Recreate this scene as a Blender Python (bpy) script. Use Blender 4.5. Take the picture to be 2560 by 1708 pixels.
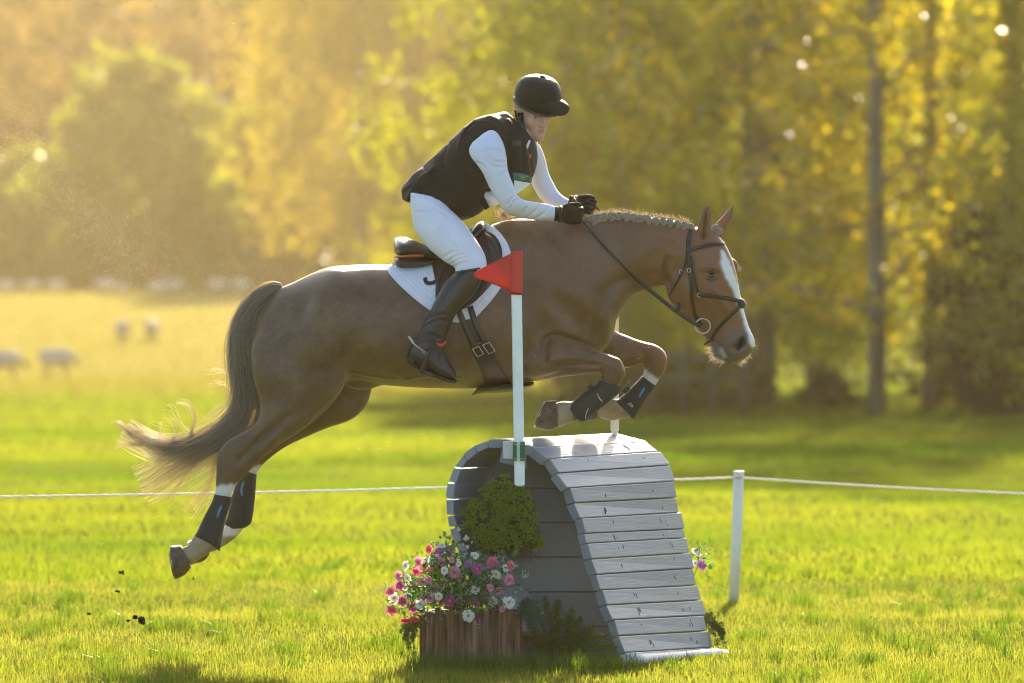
import bpy, bmesh, math, random
import numpy as np
from mathutils import Vector, Matrix
from mathutils.bvhtree import BVHTree

for o in list(bpy.data.objects):
    bpy.data.objects.remove(o, do_unlink=True)
SC = bpy.context.scene
COL = SC.collection
rng = np.random.default_rng(7)
random.seed(7)

# ------------------------------------------------------------------ camera, sky, sun, exposure
F, CX, HY, EYE = 200 / 36 * 2560, 1280.0, 815.0, 1.5      # focal length in photo pixels, principal column, horizon row, eye height
cam = bpy.data.cameras.new('camera')
cam_o = bpy.data.objects.new('camera', cam); COL.objects.link(cam_o)
cam.lens, cam.sensor_width = 200, 36
cam.clip_start, cam.clip_end = 0.5, 6000
cam_o.location = (0, 0, EYE)
cam_o.rotation_euler = (math.pi / 2 - math.atan((854 - HY) / F), 0, 0)
cam.dof.use_dof = True
cam.dof.focus_distance = 25.65
cam.dof.aperture_fstop = 3.0
SC.camera = cam_o

SUN_EL, SUN_AZ = math.radians(25), math.radians(6)        # azimuth measured from +Y (behind the horse) towards +X
world = bpy.data.worlds.new('World'); SC.world = world; world.use_nodes = True
wn, wl = world.node_tree.nodes, world.node_tree.links
wn.clear()
wo = wn.new('ShaderNodeOutputWorld'); wb = wn.new('ShaderNodeBackground'); ws = wn.new('ShaderNodeTexSky')
ws.sky_type = 'NISHITA'; ws.sun_disc = False
ws.sun_elevation = SUN_EL; ws.sun_rotation = SUN_AZ
ws.air_density = 1.0; ws.dust_density = 2.5; ws.ozone_density = 1.0
wb.inputs['Strength'].default_value = 0.075
wl.new(ws.outputs[0], wb.inputs[0]); wl.new(wb.outputs[0], wo.inputs[0])

sun = bpy.data.lights.new('sun', 'SUN'); sun_o = bpy.data.objects.new('sun', sun); COL.objects.link(sun_o)
sun.energy = 5.0; sun.angle = math.radians(0.6); sun.color = (1.0, 0.86, 0.62)
SUNV = Vector((math.sin(SUN_AZ) * math.cos(SUN_EL), math.cos(SUN_AZ) * math.cos(SUN_EL), math.sin(SUN_EL)))
sun_o.rotation_euler = SUNV.to_track_quat('Z', 'Y').to_euler()
sun_o.location = SUNV * 40

SC.render.engine = 'CYCLES'
vs = SC.view_settings
vs.view_transform = 'Standard'; vs.look = 'None'; vs.exposure = 2.12; vs.gamma = 1; vs.use_curve_mapping = False
SC.cycles.use_denoising = True; SC.cycles.denoiser = 'OPENIMAGEDENOISE'; SC.cycles.denoising_input_passes = 'RGB_ALBEDO_NORMAL'; SC.cycles.denoising_prefilter = 'ACCURATE'; SC.cycles.filter_width = 1.0
SC.cycles.max_bounces = 8; SC.cycles.diffuse_bounces = 3; SC.cycles.glossy_bounces = 3
SC.cycles.transmission_bounces = 6; SC.cycles.transparent_max_bounces = 8; SC.cycles.volume_bounces = 0
SC.cycles.caustics_reflective = False; SC.cycles.caustics_refractive = False
SC.cycles.sample_clamp_indirect = 6

# ------------------------------------------------------------------ helpers
def P(px, py, d):
    """the point at distance d that the photo shows at pixel (px, py) of 2560 x 1708"""
    return np.array(((px - CX) / F * d, d, EYE - (py - HY) / F * d))

def topx(v):
    return np.stack([v[:, 0] / v[:, 1] * F + CX, HY - (v[:, 2] - EYE) / v[:, 1] * F], 1)

def thing(name, label, cat, loc=(0, 0, 0), group=None):
    o = bpy.data.objects.new(name, None); COL.objects.link(o)
    o.empty_display_size = 0.1
    o.location = loc; o['label'] = label; o['category'] = cat
    if group: o['group'] = group
    return o

def tag(o, label=None, cat=None, group=None, kind=None):
    for k, v in (('label', label), ('category', cat), ('group', group), ('kind', kind)):
        if v: o[k] = v
    return o

def rootloc(o):
    l = Vector((0, 0, 0))
    while o is not None:
        l += o.location; o = o.parent
    return l

def link(name, me, m=None, parent=None):
    o = bpy.data.objects.new(name, me); COL.objects.link(o)
    if m is not None and len(me.materials) == 0: me.materials.append(m)
    if parent is not None:
        o.parent = parent; o.location = -rootloc(parent)
    return o

def mesh_np(name, v, f, smooth=True, attrs=None):
    """mesh from arrays; f is an (n,k) array or a list of such arrays / index lists"""
    me = bpy.data.meshes.new(name)
    v = np.asarray(v, dtype=np.float32)
    groups = [f] if isinstance(f, np.ndarray) else f
    loops, starts, n = [], [], 0
    for g in groups:
        g = np.asarray(g, dtype=np.int32)
        if g.ndim == 1: g = g[None]
        if len(g) == 0: continue
        k = g.shape[1]
        starts.append(np.arange(len(g), dtype=np.int32) * k + n)
        loops.append(g.ravel()); n += g.size
    loops = np.concatenate(loops); starts = np.concatenate(starts)
    me.vertices.add(len(v)); me.vertices.foreach_set('co', v.ravel())
    me.loops.add(len(loops)); me.loops.foreach_set('vertex_index', loops)
    me.polygons.add(len(starts)); me.polygons.foreach_set('loop_start', starts)
    me.polygons.foreach_set('use_smooth', np.full(len(starts), smooth, dtype=bool))
    me.update(calc_edges=True)
    for k, a in (attrs or {}).items():
        at = me.attributes.new(k, 'FLOAT', 'POINT'); at.data.foreach_set('value', np.asarray(a, dtype=np.float32))
    return me

def mk(name, v, f, m, parent=None, smooth=True, attrs=None):
    return link(name, mesh_np(name, v, f, smooth, attrs), m, parent)

class MB:
    """collects pieces of one mesh"""
    def __init__(s): s.v, s.f, s.n = [], [], 0
    def add(s, v, f):
        v = np.asarray(v, float); s.v.append(v)
        for g in ([f] if isinstance(f, np.ndarray) else f):
            g = np.asarray(g, dtype=np.int32)
            s.f.append((g if g.ndim == 2 else g[None]) + s.n)
        s.n += len(v); return s
    def box(s, c, ax, ay, az):
        """c centre, ax/ay/az half vectors"""
        c, ax, ay, az = [np.asarray(q, float) for q in (c, ax, ay, az)]
        v = [c + i * ax + j * ay + k * az for k in (-1, 1) for j in (-1, 1) for i in (-1, 1)]
        return s.add(v, np.array([[0, 2, 3, 1], [4, 5, 7, 6], [0, 1, 5, 4], [2, 6, 7, 3], [0, 4, 6, 2], [1, 3, 7, 5]]))
    def obj(s, name, m, parent=None, smooth=True):
        by = {}
        for g in s.f: by.setdefault(g.shape[1], []).append(g)
        return mk(name, np.concatenate(s.v), [np.concatenate(q) for q in by.values()], m, parent, smooth)
    def data(s): return np.concatenate(s.v), s.f

def cr(a, sub):
    """Catmull-Rom through the rows of a"""
    a = np.asarray(a, float); n = len(a)
    if n < 3:
        t = np.linspace(0, 1, sub + 1)[:, None]; return a[0] * (1 - t) + a[-1] * t
    p = np.vstack([2 * a[0] - a[1], a, 2 * a[-1] - a[-2]])
    out = []
    for i in range(n - 1):
        p0, p1, p2, p3 = p[i:i + 4]
        for t in np.arange(sub) / sub:
            out.append(0.5 * (2 * p1 + (p2 - p0) * t + (2 * p0 - 5 * p1 + 4 * p2 - p3) * t * t + (3 * p1 - p0 - 3 * p2 + p3) * t ** 3))
    out.append(a[-1]); return np.array(out)

def rings(r, closed_ends=True, round_ends=0.0):
    """skin a stack of rings (n, seg, 3)"""
    r = np.asarray(r); n, s = r.shape[:2]
    v = r.reshape(-1, 3)
    i = np.arange(n - 1)[:, None] * s; j = np.arange(s)[None]; j2 = (j + 1) % s
    q = np.stack([i + j, i + j2, i + s + j2, i + s + j], -1).reshape(-1, 4)
    if not closed_ends: return v, [q]
    c0, c1 = r[0].mean(0), r[-1].mean(0)
    v = np.vstack([v, c0, c1]); a, b = n * s, n * s + 1
    jj = np.arange(s); j2 = (jj + 1) % s
    t0 = np.stack([np.full(s, a), j2, jj], 1)
    t1 = np.stack([np.full(s, b), (n - 1) * s + jj, (n - 1) * s + j2], 1)
    return v, [q, np.vstack([t0, t1])]

D0 = 26.0
def loft(st, sub=6, seg=28, n=2.0, phi=0.0, d0=D0):
    """st rows: ax, ay, bx, by (photo outline pixels), w (half width, m), yd (depth offset), egg, phi (deg)
    egg < 0 narrows the A side"""
    rows = []
    for s in st:
        s = list(s) + [0.0] * (8 - len(s))
        rows.append(s)
    rows = cr(np.array(rows, float), sub)
    t = np.linspace(0, 2 * math.pi, seg, endpoint=False)
    ct = np.sign(np.cos(t)) * np.abs(np.cos(t)) ** (2 / n); sn = np.sign(np.sin(t)) * np.abs(np.sin(t)) ** (2 / n)
    R = []
    Y = np.array((0, 1.0, 0))
    for ax, ay, bx, by, w, yd, egg, ph in rows:
        A, B = P(ax, ay, d0 + yd), P(bx, by, d0 + yd)
        c = (A + B) / 2; h = (A - B) / 2; E = np.linalg.norm(h); nn = h / max(E, 1e-6)
        p = math.radians(ph + phi)
        if abs(p) > 1e-4:
            hh = math.sqrt(max(E * E - (w * math.sin(p)) ** 2, (0.25 * E) ** 2)) / math.cos(p)
            hv = hh * (math.cos(p) * nn - math.sin(p) * Y); wv = w * (math.cos(p) * Y + math.sin(p) * nn)
        else:
            hv, wv = h, w * Y
        R.append(c + ct[:, None] * hv + (sn * (1 + egg * ct))[:, None] * wv)
    return rings(R)

def ellipsoid(c, r, rot=None, seg=16, rn=10):
    u = np.linspace(0, 2 * math.pi, seg, endpoint=False); w = np.linspace(0, math.pi, rn + 1)[1:-1]
    R = [np.stack([np.sin(a) * np.cos(u), np.sin(a) * np.sin(u), np.full(seg, np.cos(a))], 1) for a in w]
    v, f = rings(R)
    v[-2] = (0, 0, 1); v[-1] = (0, 0, -1)
    v = v * np.asarray(r)
    if rot is not None: v = v @ np.asarray(rot).T
    return v + np.asarray(c), f

def tube(pts, r, seg=8, flat=None, ref=None):
    """tube along 3D points; r scalar or list; flat = (scale along normal) for straps"""
    pts = np.asarray(pts, float); n = len(pts)
    r = np.full(n, r) if np.isscalar(r) else np.asarray(r, float)
    tg = np.gradient(pts, axis=0); tg /= np.linalg.norm(tg, axis=1)[:, None] + 1e-12
    t = np.linspace(0, 2 * math.pi, seg, endpoint=False)
    up = np.array(ref if ref is not None else (0.13, -0.9, 0.41)); R = []
    for i in range(n):
        a = np.cross(tg[i], up); a /= np.linalg.norm(a) + 1e-9; b = np.cross(a, tg[i])
        R.append(pts[i] + r[i] * (np.cos(t)[:, None] * a + np.sin(t)[:, None] * b * (flat or 1)))
    return rings(R)

def strands(L, rad, taper=0.15):
    """L (N,S,3) polylines -> three sided hairs"""
    L = np.asarray(L, float); N, S = L.shape[:2]
    tg = np.gradient(L, axis=1); tg /= np.linalg.norm(tg, axis=2, keepdims=True) + 1e-12
    up = np.array((0.2, -0.93, 0.3)); a = np.cross(tg, up); a /= np.linalg.norm(a, axis=2, keepdims=True) + 1e-9
    b = np.cross(a, tg)
    rr = np.asarray(rad).reshape(-1, 1) * (1 - (1 - taper) * np.linspace(0, 1, S) ** 1.5)[None]
    V = []
    for k in range(3):
        an = k * 2 * math.pi / 3
        V.append(L + rr[..., None] * (math.cos(an) * a + math.sin(an) * b))
    V = np.stack(V, 2)                                      # N,S,3,3
    idx = np.arange(N * S * 3).reshape(N, S, 3)
    q = []
    for k in range(3):
        k2 = (k + 1) % 3
        q.append(np.stack([idx[:, :-1, k], idx[:, :-1, k2], idx[:, 1:, k2], idx[:, 1:, k]], -1).reshape(-1, 4))
    return V.reshape(-1, 3), np.concatenate(q)

def remesh(parts, voxel, it=4, lam=0.5):
    """union of closed pieces as one continuous, smoothed surface"""
    v, fs, n = [], [], 0
    for pv, pf in parts:
        for g in pf:
            fs += [[int(i) + n for i in row] for row in np.atleast_2d(g)]
        v.append(np.asarray(pv)); n += len(pv)
    me = bpy.data.meshes.new('tmp'); me.from_pydata([tuple(q) for q in np.concatenate(v)], [], fs); me.update()
    o = bpy.data.objects.new('tmp', me); COL.objects.link(o)
    md = o.modifiers.new('r', 'REMESH'); md.mode = 'VOXEL'; md.voxel_size = voxel
    dg = bpy.context.evaluated_depsgraph_get(); ev = o.evaluated_get(dg); m2 = ev.to_mesh()
    V = np.empty(len(m2.vertices) * 3, np.float32); m2.vertices.foreach_get('co', V); V = V.reshape(-1, 3).astype(float)
    Fi = np.empty(len(m2.loops), np.int32); m2.loops.foreach_get('vertex_index', Fi); Fi = Fi.reshape(-1, 4)
    ev.to_mesh_clear(); bpy.data.objects.remove(o, do_unlink=True); bpy.data.meshes.remove(me)
    return smooth_v(V, Fi, it, lam), Fi

def edges_of(Fi):
    e = np.concatenate([np.stack([Fi[:, i], Fi[:, (i + 1) % Fi.shape[1]]], 1) for i in range(Fi.shape[1])])
    e.sort(axis=1); return np.unique(e, axis=0)

def smooth_v(V, Fi, it, lam=0.5, mask=None):
    if it <= 0: return V
    e = edges_of(Fi); n = len(V)
    cnt = np.bincount(e.ravel(), minlength=n).astype(float)[:, None]
    for _ in range(it):
        s = np.zeros_like(V)
        for k in range(3):
            s[:, k] = np.bincount(e[:, 0], V[e[:, 1], k], n) + np.bincount(e[:, 1], V[e[:, 0], k], n)
        d = (s / cnt - V) * lam
        V = V + (d if mask is None else d * mask[:, None])
    return V

def normals(V, Fi):
    a = V[Fi[:, 2]] - V[Fi[:, 0]]; b = V[Fi[:, 3 % Fi.shape[1]]] - V[Fi[:, 1]]
    fn = np.cross(a, b); N = np.zeros_like(V)
    for i in range(Fi.shape[1]):
        for k in range(3): N[:, k] += np.bincount(Fi[:, i], fn[:, k], len(V))
    return N / (np.linalg.norm(N, axis=1)[:, None] + 1e-12)

def pdist(q, line):
    """distance of pixels q to a polyline, and the parameter along it"""
    line = np.asarray(line, float)
    if len(line) == 1: return np.linalg.norm(q - line[0], axis=1), np.zeros(len(q))
    best = np.full(len(q), 1e9); par = np.zeros(len(q))
    for i in range(len(line) - 1):
        a, b = line[i], line[i + 1]; ab = b - a
        t = np.clip(((q - a) @ ab) / (ab @ ab + 1e-9), 0, 1)
        d = np.linalg.norm(q - (a + t[:, None] * ab), axis=1)
        m = d < best; best[m] = d[m]; par[m] = i + t[m]
    return best, par

def stroke(V, N, line, r, amp, near=None):
    """push the surface along its normals by amp metres along a drawn line (photo pixels)"""
    q = topx(V); d, _ = pdist(q, line)
    w = np.exp(-(d / r) ** 2)
    if near is not None: w = w * np.clip(-N[:, 1] * near * 3, 0, 1)
    return V + N * (amp * w)[:, None]

def inpoly(q, poly):
    poly = np.asarray(poly, float); x, y = q[:, 0], q[:, 1]; c = np.zeros(len(q), bool); j = len(poly) - 1
    for i in range(len(poly)):
        xi, yi = poly[i]; xj, yj = poly[j]
        c ^= ((yi > y) != (yj > y)) & (x < (xj - xi) * (y - yi) / (yj - yi + 1e-12) + xi); j = i
    return c

def hsh(x, y, z=0.0):
    """cheap smooth noise in [-1,1] for arrays"""
    return (np.sin(x * 1.7 + 3.1 * np.sin(y * 1.3 + z)) + np.sin(y * 2.3 + 2.7 * np.sin(x * 0.9 - z * 1.1)) + np.sin((x + y) * 1.1 + z * 2.0 + 1.9 * np.sin(z + x * 0.7))) / 3

# ------------------------------------------------------------------ materials
def nt(m): return m.node_tree.nodes, m.node_tree.links

def M(name, col, rough=0.6, var=0.18, scale=8, hue=None, bump=0.0, bscale=60, sheen=0.0, spec=0.5, coat=0.0, metal=0.0, stretch=None, island=0.0, aniso=None):
    """principled material: base colour broken up by noise (col -> hue), fine relief by bump"""
    m = bpy.data.materials.new(name); m.use_nodes = True; n, l = nt(m)
    b = n['Principled BSDF']
    b.inputs['Roughness'].default_value = rough; b.inputs['Metallic'].default_value = metal
    b.inputs['Specular IOR Level'].default_value = spec
    b.inputs['Sheen Weight'].default_value = sheen; b.inputs['Sheen Roughness'].default_value = 0.4
    b.inputs['Coat Weight'].default_value = coat; b.inputs['Coat Roughness'].default_value = 0.15
    tc = n.new('ShaderNodeTexCoord'); mp = n.new('ShaderNodeMapping'); l.new(tc.outputs['Object'], mp.inputs[0])
    if stretch: mp.inputs['Scale'].default_value = stretch
    nz = n.new('ShaderNodeTexNoise'); nz.inputs['Scale'].default_value = scale; nz.inputs['Detail'].default_value = 6; nz.inputs['Roughness'].default_value = 0.6
    l.new(mp.outputs[0], nz.inputs['Vector'])
    c0 = np.array(col) * (1 - var); c1 = np.array(hue if hue is not None else np.array(col) * (1 + var))
    mx = n.new('ShaderNodeMix'); mx.data_type = 'RGBA'
    mx.inputs[6].default_value = (*np.clip(c0, 0, 1), 1); mx.inputs[7].default_value = (*np.clip(c1, 0, 1), 1)
    rp = n.new('ShaderNodeMapRange'); rp.inputs[1].default_value = 0.3; rp.inputs[2].default_value = 0.7
    l.new(nz.outputs[0], rp.inputs[0]); l.new(rp.outputs[0], mx.inputs[0])
    out = mx.outputs[2]
    if island:
        g = n.new('ShaderNodeNewGeometry'); hs = n.new('ShaderNodeHueSaturation'); mr = n.new('ShaderNodeMapRange')
        mr.inputs[3].default_value = 1 - island; mr.inputs[4].default_value = 1 + island
        l.new(g.outputs['Random Per Island'], mr.inputs[0]); l.new(mr.outputs[0], hs.inputs['Value']); l.new(out, hs.inputs['Color']); out = hs.outputs[0]
    l.new(out, b.inputs['Base Color'])
    if bump:
        n2 = n.new('ShaderNodeTexNoise'); n2.inputs['Scale'].default_value = bscale; n2.inputs['Detail'].default_value = 5
        l.new(mp.outputs[0], n2.inputs['Vector'])
        bp = n.new('ShaderNodeBump'); bp.inputs['Strength'].default_value = bump; bp.inputs['Distance'].default_value = 0.01
        l.new(n2.outputs[0], bp.inputs['Height']); l.new(bp.outputs[0], b.inputs['Normal'])
    m['out'] = 0
    return m

def leafmat(name, c0, c1, trans=0.5, tcol=None, rough=0.5, gloss=0.06, patch=None, pscale=0.6):
    """leaf / grass / hair: diffuse + light through the blade, colour varies per piece and in patches"""
    m = bpy.data.materials.new(name); m.use_nodes = True; n, l = nt(m); n.remove(n['Principled BSDF'])
    out = n['Material Output']
    g = n.new('ShaderNodeNewGeometry')
    mx = n.new('ShaderNodeMix'); mx.data_type = 'RGBA'; mx.inputs[6].default_value = (*c0, 1); mx.inputs[7].default_value = (*c1, 1)
    l.new(g.outputs['Random Per Island'], mx.inputs[0]); col = mx.outputs[2]
    if patch is not None:
        tc = n.new('ShaderNodeTexCoord'); nz = n.new('ShaderNodeTexNoise'); nz.inputs['Scale'].default_value = pscale; nz.inputs['Detail'].default_value = 4
        l.new(tc.outputs['Object'], nz.inputs['Vector'])
        mr = n.new('ShaderNodeMapRange'); mr.inputs[1].default_value = 0.42; mr.inputs[2].default_value = 0.62
        l.new(nz.outputs[0], mr.inputs[0])
        m2 = n.new('ShaderNodeMix'); m2.data_type = 'RGBA'; m2.inputs[7].default_value = (*patch, 1)
        l.new(col, m2.inputs[6]); l.new(mr.outputs[0], m2.inputs[0]); col = m2.outputs[2]
    df = n.new('ShaderNodeBsdfDiffuse'); tr = n.new('ShaderNodeBsdfTranslucent'); gl = n.new('ShaderNodeBsdfGlossy')
    gl.inputs['Roughness'].default_value = rough
    l.new(col, df.inputs[0])
    if tcol is not None:
        mm = n.new('ShaderNodeMix'); mm.data_type = 'RGBA'; mm.blend_type = 'MULTIPLY'; mm.inputs[0].default_value = 1
        mm.inputs[7].default_value = (*tcol, 1); l.new(col, mm.inputs[6]); l.new(mm.outputs[2], tr.inputs[0])
    else: l.new(col, tr.inputs[0])
    a = n.new('ShaderNodeMixShader'); a.inputs[0].default_value = trans; l.new(df.outputs[0], a.inputs[1]); l.new(tr.outputs[0], a.inputs[2])
    b = n.new('ShaderNodeMixShader'); b.inputs[0].default_value = gloss; l.new(a.outputs[0], b.inputs[1]); l.new(gl.outputs[0], b.inputs[2])
    l.new(b.outputs[0], out.inputs[0])
    return m
# ------------------------------------------------------------------ the horse
def coat_material():
    m = M('chestnut_coat', (0.110, 0.064, 0.030), rough=0.42, var=0.42, scale=8, hue=(0.178, 0.108, 0.052), sheen=0.28, spec=0.46, bump=0.25, bscale=170)
    n, l = nt(m); b = n['Principled BSDF']
    src = b.inputs['Base Color'].links[0].from_socket
    for q_ in n:
        if q_.type == 'TEX_NOISE' and q_.inputs['Scale'].default_value == 8: q_.inputs['Roughness'].default_value = .80; q_.inputs['Detail'].default_value = 9
    def over(src, attr, colr):
        at = n.new('ShaderNodeAttribute'); at.attribute_name = attr
        mx = n.new('ShaderNodeMix'); mx.data_type = 'RGBA'; mx.inputs[7].default_value = (*colr, 1)
        l.new(at.outputs['Fac'], mx.inputs[0]); l.new(src, mx.inputs[6]); return mx.outputs[2]
    s = over(src, 'red', (0.235, 0.098, 0.036)); s = over(s, 'skin', (0.115, 0.10, 0.085)); s = over(s, 'pit', (.014, .010, .009))  # pit: darkness of the nostril hollow painted into the colour
    s = over(s, 'tan', (0.40, 0.30, 0.18)); s = over(s, 'white', (0.78, 0.76, 0.74)); l.new(s, b.inputs['Base Color'])
    b.inputs['Sheen Tint'].default_value = (1.0, 0.8, 0.55, 1)
    return m
m_coat = coat_material()
m_hoof = M('hoof_horn', (0.06, 0.045, 0.032), 0.5, 0.4, 30, hue=(0.16, 0.10, 0.05), bump=0.3, bscale=120)
m_sole = M('hoof_sole', (0.16, 0.09, 0.045), 0.8, 0.5, 40, bump=0.5, bscale=90)
m_steel = M('steel', (0.55, 0.55, 0.53), 0.3, 0.1, metal=1)
m_black = M('black_leather', (0.016, 0.014, 0.012), 0.38, 0.3, 30, bump=0.15, bscale=200, spec=0.5)
m_brownleather = M('dark_brown_leather', (0.026, 0.016, 0.011), 0.36, 0.4, 20, bump=0.2, bscale=160)
m_neo = M('black_neoprene', (0.018, 0.018, 0.018), 0.62, 0.3, 60, bump=0.35, bscale=350, sheen=0.1)
m_white_cloth = M('white_cotton', (0.78, 0.79, 0.82), 0.9, 0.05, 20, sheen=0.2, bump=0.15, bscale=500)

torso = loft([
    (634, 800, 627, 915, .05, 0, 0), (656, 768, 640, 975, .15, 0, -.2), (692, 725, 668, 1020, .205, 0, -.25),
    (740, 704, 735, 1030, .25, 0, -.2), (800, 679, 790, 1005, .275, 0, -.15), (850, 667, 845, 965, .285, 0, -.15), (900, 661, 895, 955, .29, 0, -.12),
    (974, 661, 965, 964, .30, 0, -.12), (1050, 655, 1050, 970, .305, 0, -.15), (1125, 628, 1130, 972, .30, 0, -.22),
    (1185, 588, 1200, 971, .29, 0, -.32), (1235, 558, 1265, 966, .275, 0, -.42), (1300, 546, 1330, 955, .255, 0, -.40),
    (1375, 552, 1405, 942, .24, 0, -.3), (1440, 590, 1470, 915, .215, 0, -.2), (1490, 660, 1512, 872, .165, 0, 0),
    (1522, 730, 1537, 825, .09, 0, 0)], 6, 40)
neck = loft([
    (1250, 552, 1410, 905, .20, 0, -.35), (1330, 545, 1480, 850, .185, 0, -.4), (1400, 544, 1530, 812, .165, 0, -.4),
    (1480, 540, 1554, 780, .142, 0, -.35), (1560, 538, 1580, 741, .118, 0, -.3), (1630, 544, 1625, 722, .098, 0, -.2),
    (1690, 552, 1668, 712, .085, 0, -.1), (1730, 564, 1700, 700, .08, 0, 0), (1752, 572, 1722, 690, .07, 0, 0)], 6, 32)
HPHI = 24
head = loft([
    (1752, 568, 1690, 640, .055, 0, 0, 6), (1782, 578, 1664, 672, .088, 0, .05, 12), (1808, 604, 1661, 702, .100, 0, .05, HPHI),
    (1829, 645, 1668, 738, .106, -.005, .0, HPHI), (1842, 690, 1686, 770, .098, -.01, .0, HPHI), (1849, 730, 1706, 793, .080, -.015, .02, HPHI),
    (1856, 762, 1735, 813, .064, -.02, .05, HPHI), (1865, 795, 1757, 837, .056, -.025, .0, HPHI), (1874, 822, 1772, 856, .057, -.03, .0, HPHI),
    (1885, 846, 1781, 878, .060, -.035, .0, HPHI), (1887, 868, 1791, 893, .056, -.035, 0, HPHI), (1876, 886, 1806, 902, .044, -.035, 0, HPHI),
    (1858, 901, 1826, 909, .025, -.035, 0, HPHI)], 6, 32)
def ear(rows, yd):
    return loft([(a, b, c, d, w, yd, 0, 0) for a, b, c, d, w in rows], 5, 16)
ear_near = ear([(1738, 606, 1779, 602, .022), (1741, 580, 1779, 580, .026), (1745, 556, 1779, 556, .024), (1751, 534, 1778, 534, .019), (1760, 519, 1776, 520, .012), (1768, 512, 1774, 512, .005)], -.055)
ear_far = ear([(1776, 575, 1800, 606, .022), (1787, 560, 1806, 590, .025), (1799, 546, 1818, 572, .023), (1813, 531, 1828, 552, .018), (1825, 519, 1834, 533, .011), (1834, 510, 1838, 513, .005)], .06)
def hdir(ph):
    nn = np.array((0.85, 0, 0.53)); nn /= np.linalg.norm(nn); p = math.radians(ph)
    return math.cos(p) * nn - math.sin(p) * np.array((0, 1, 0)), math.cos(p) * np.array((0, 1, 0)) + math.sin(p) * nn
hn, hl = hdir(HPHI)
axis = np.cross(hn, hl)
ROT = np.stack([hn, hl, axis], 1)
hc = P(1765, 692, D0 - .01)
orb_n = ellipsoid(P(1778, 684, D0 - .085), (.045, .026, .042), ROT); orb_f = ellipsoid(P(1822, 668, D0 + .075), (.05, .03, .045), ROT)
jowl = ellipsoid(P(1708, 728, D0 - .05), (.085, .04, .10), ROT)
nost = ellipsoid(P(1852, 862, D0 - .075), (.036, .026, .036), ROT)
chin = ellipsoid(P(1797, 884, D0 - .03), (.03, .032, .026), ROT)
lip = ellipsoid(P(1838, 893, D0 - .035), (.045, .045, .026), ROT)

# hind legs
hind_n = loft([
    (850, 800, 700, 770, .05, -.08), (872, 880, 630, 858, .085, -.145), (866, 955, 630, 930, .10, -.165), (838, 1003, 644, 985, .092, -.165), (795, 1045, 650, 1022, .08, -.165),
    (742, 1085, 640, 1055, .064, -.165), (700, 1112, 612, 1078, .053, -.165), (668, 1138, 565, 1104, .045, -.165), (643, 1160, 543, 1138, .043, -.165),
    (613, 1190, 540, 1178, .036, -.165), (590, 1214, 538, 1208, .030, -.165), (577, 1245, 536, 1238, .028, -.165), (560, 1295, 518, 1280, .027, -.165),
    (549, 1335, 500, 1318, .030, -.165), (541, 1366, 480, 1345, .037, -.165), (522, 1386, 472, 1362, .033, -.165), (502, 1398, 459, 1367, .032, -.165), (478, 1416, 449, 1372, .040, -.165)], 5, 22)
hind_f = loft([
    (915, 800, 720, 770, .05, .08), (938, 900, 690, 858, .095, .16), (934, 962, 690, 935, .095, .165), (918, 1012, 700, 1000, .085, .165), (880, 1049, 700, 1038, .075, .165),
    (820, 1070, 694, 1062, .06, .165), (760, 1096, 660, 1080, .052, .165), (715, 1118, 620, 1094, .045, .165), (676, 1146, 603, 1118, .042, .165), (650, 1172, 601, 1150, .036, .165), (641, 1195, 598, 1180, .030, .165),
    (636, 1235, 592, 1225, .028, .165), (626, 1290, 580, 1280, .029, .165), (612, 1318, 562, 1312, .033, .165), (590, 1345, 545, 1335, .030, .165), (560, 1366, 522, 1350, .032, .165), (530, 1382, 500, 1352, .040, .165)], 5, 22)
fore_n = loft([
    (1420, 790, 1290, 860, .07, -.13), (1432, 850, 1300, 935, .085, -.165), (1462, 866, 1352, 948, .075, -.175), (1500, 879, 1412, 943, .062, -.18), (1533, 888, 1468, 937, .054, -.18),
    (1553, 902, 1501, 931, .050, -.18), (1562, 926, 1500, 944, .048, -.18), (1557, 956, 1500, 953, .042, -.18), (1540, 975, 1497, 957, .034, -.18),
    (1518, 996, 1482, 969, .028, -.18), (1490, 1020, 1456, 988, .027, -.18), (1462, 1042, 1428, 1004, .033, -.18), (1440, 1052, 1412, 1002, .037, -.18), (1418, 1062, 1400, 1004, .034, -.18), (1392, 1070, 1386, 1006, .042, -.18)], 5, 22)
fore_f = loft([
    (1480, 790, 1380, 860, .06, .10), (1515, 815, 1450, 905, .08, .15), (1560, 836, 1510, 920, .07, .17), (1605, 853, 1558, 922, .058, .175), (1640, 862, 1598, 913, .052, .175),
    (1663, 880, 1609, 910, .050, .175), (1669, 908, 1610, 922, .047, .175), (1658, 938, 1608, 934, .040, .175), (1640, 962, 1603, 946, .032, .175),
    (1622, 990, 1588, 968, .028, .175), (1598, 1020, 1562, 992, .028, .175), (1582, 1042, 1540, 996, .036, .175), (1556, 1049, 1527, 994, .035, .175), (1520, 1052, 1512, 998, .033, .175), (1494, 1044, 1484, 1004, .040, .175)], 5, 22)
sheath = ellipsoid(P(905, 957, D0), (.09, .06, .035))
V, Q = remesh([torso, neck, head, ear_near, ear_far, orb_n, orb_f, jowl, nost, chin, lip, hind_n, hind_f, fore_n, fore_f, sheath], 0.0075, 7)
pre = topx(V)
bodymask = (pre[:, 0] < 1500).astype(float)
legs = ((pre[:, 1] > 1000) | (pre[:, 0] > 1560)).astype(float)
V = smooth_v(V, Q, 22, 0.5, np.clip(1 - legs, 0, 1))
N = normals(V, Q)
KM = 2.5
def groove(line, r, a, near=1): 
    global V
    V = stroke(V, N, cr(np.array(line, float), 6) if len(line) > 1 else line, r, -a * KM, near)
def ridge(line, r, a, near=1): groove(line, r, -a, near)
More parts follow.
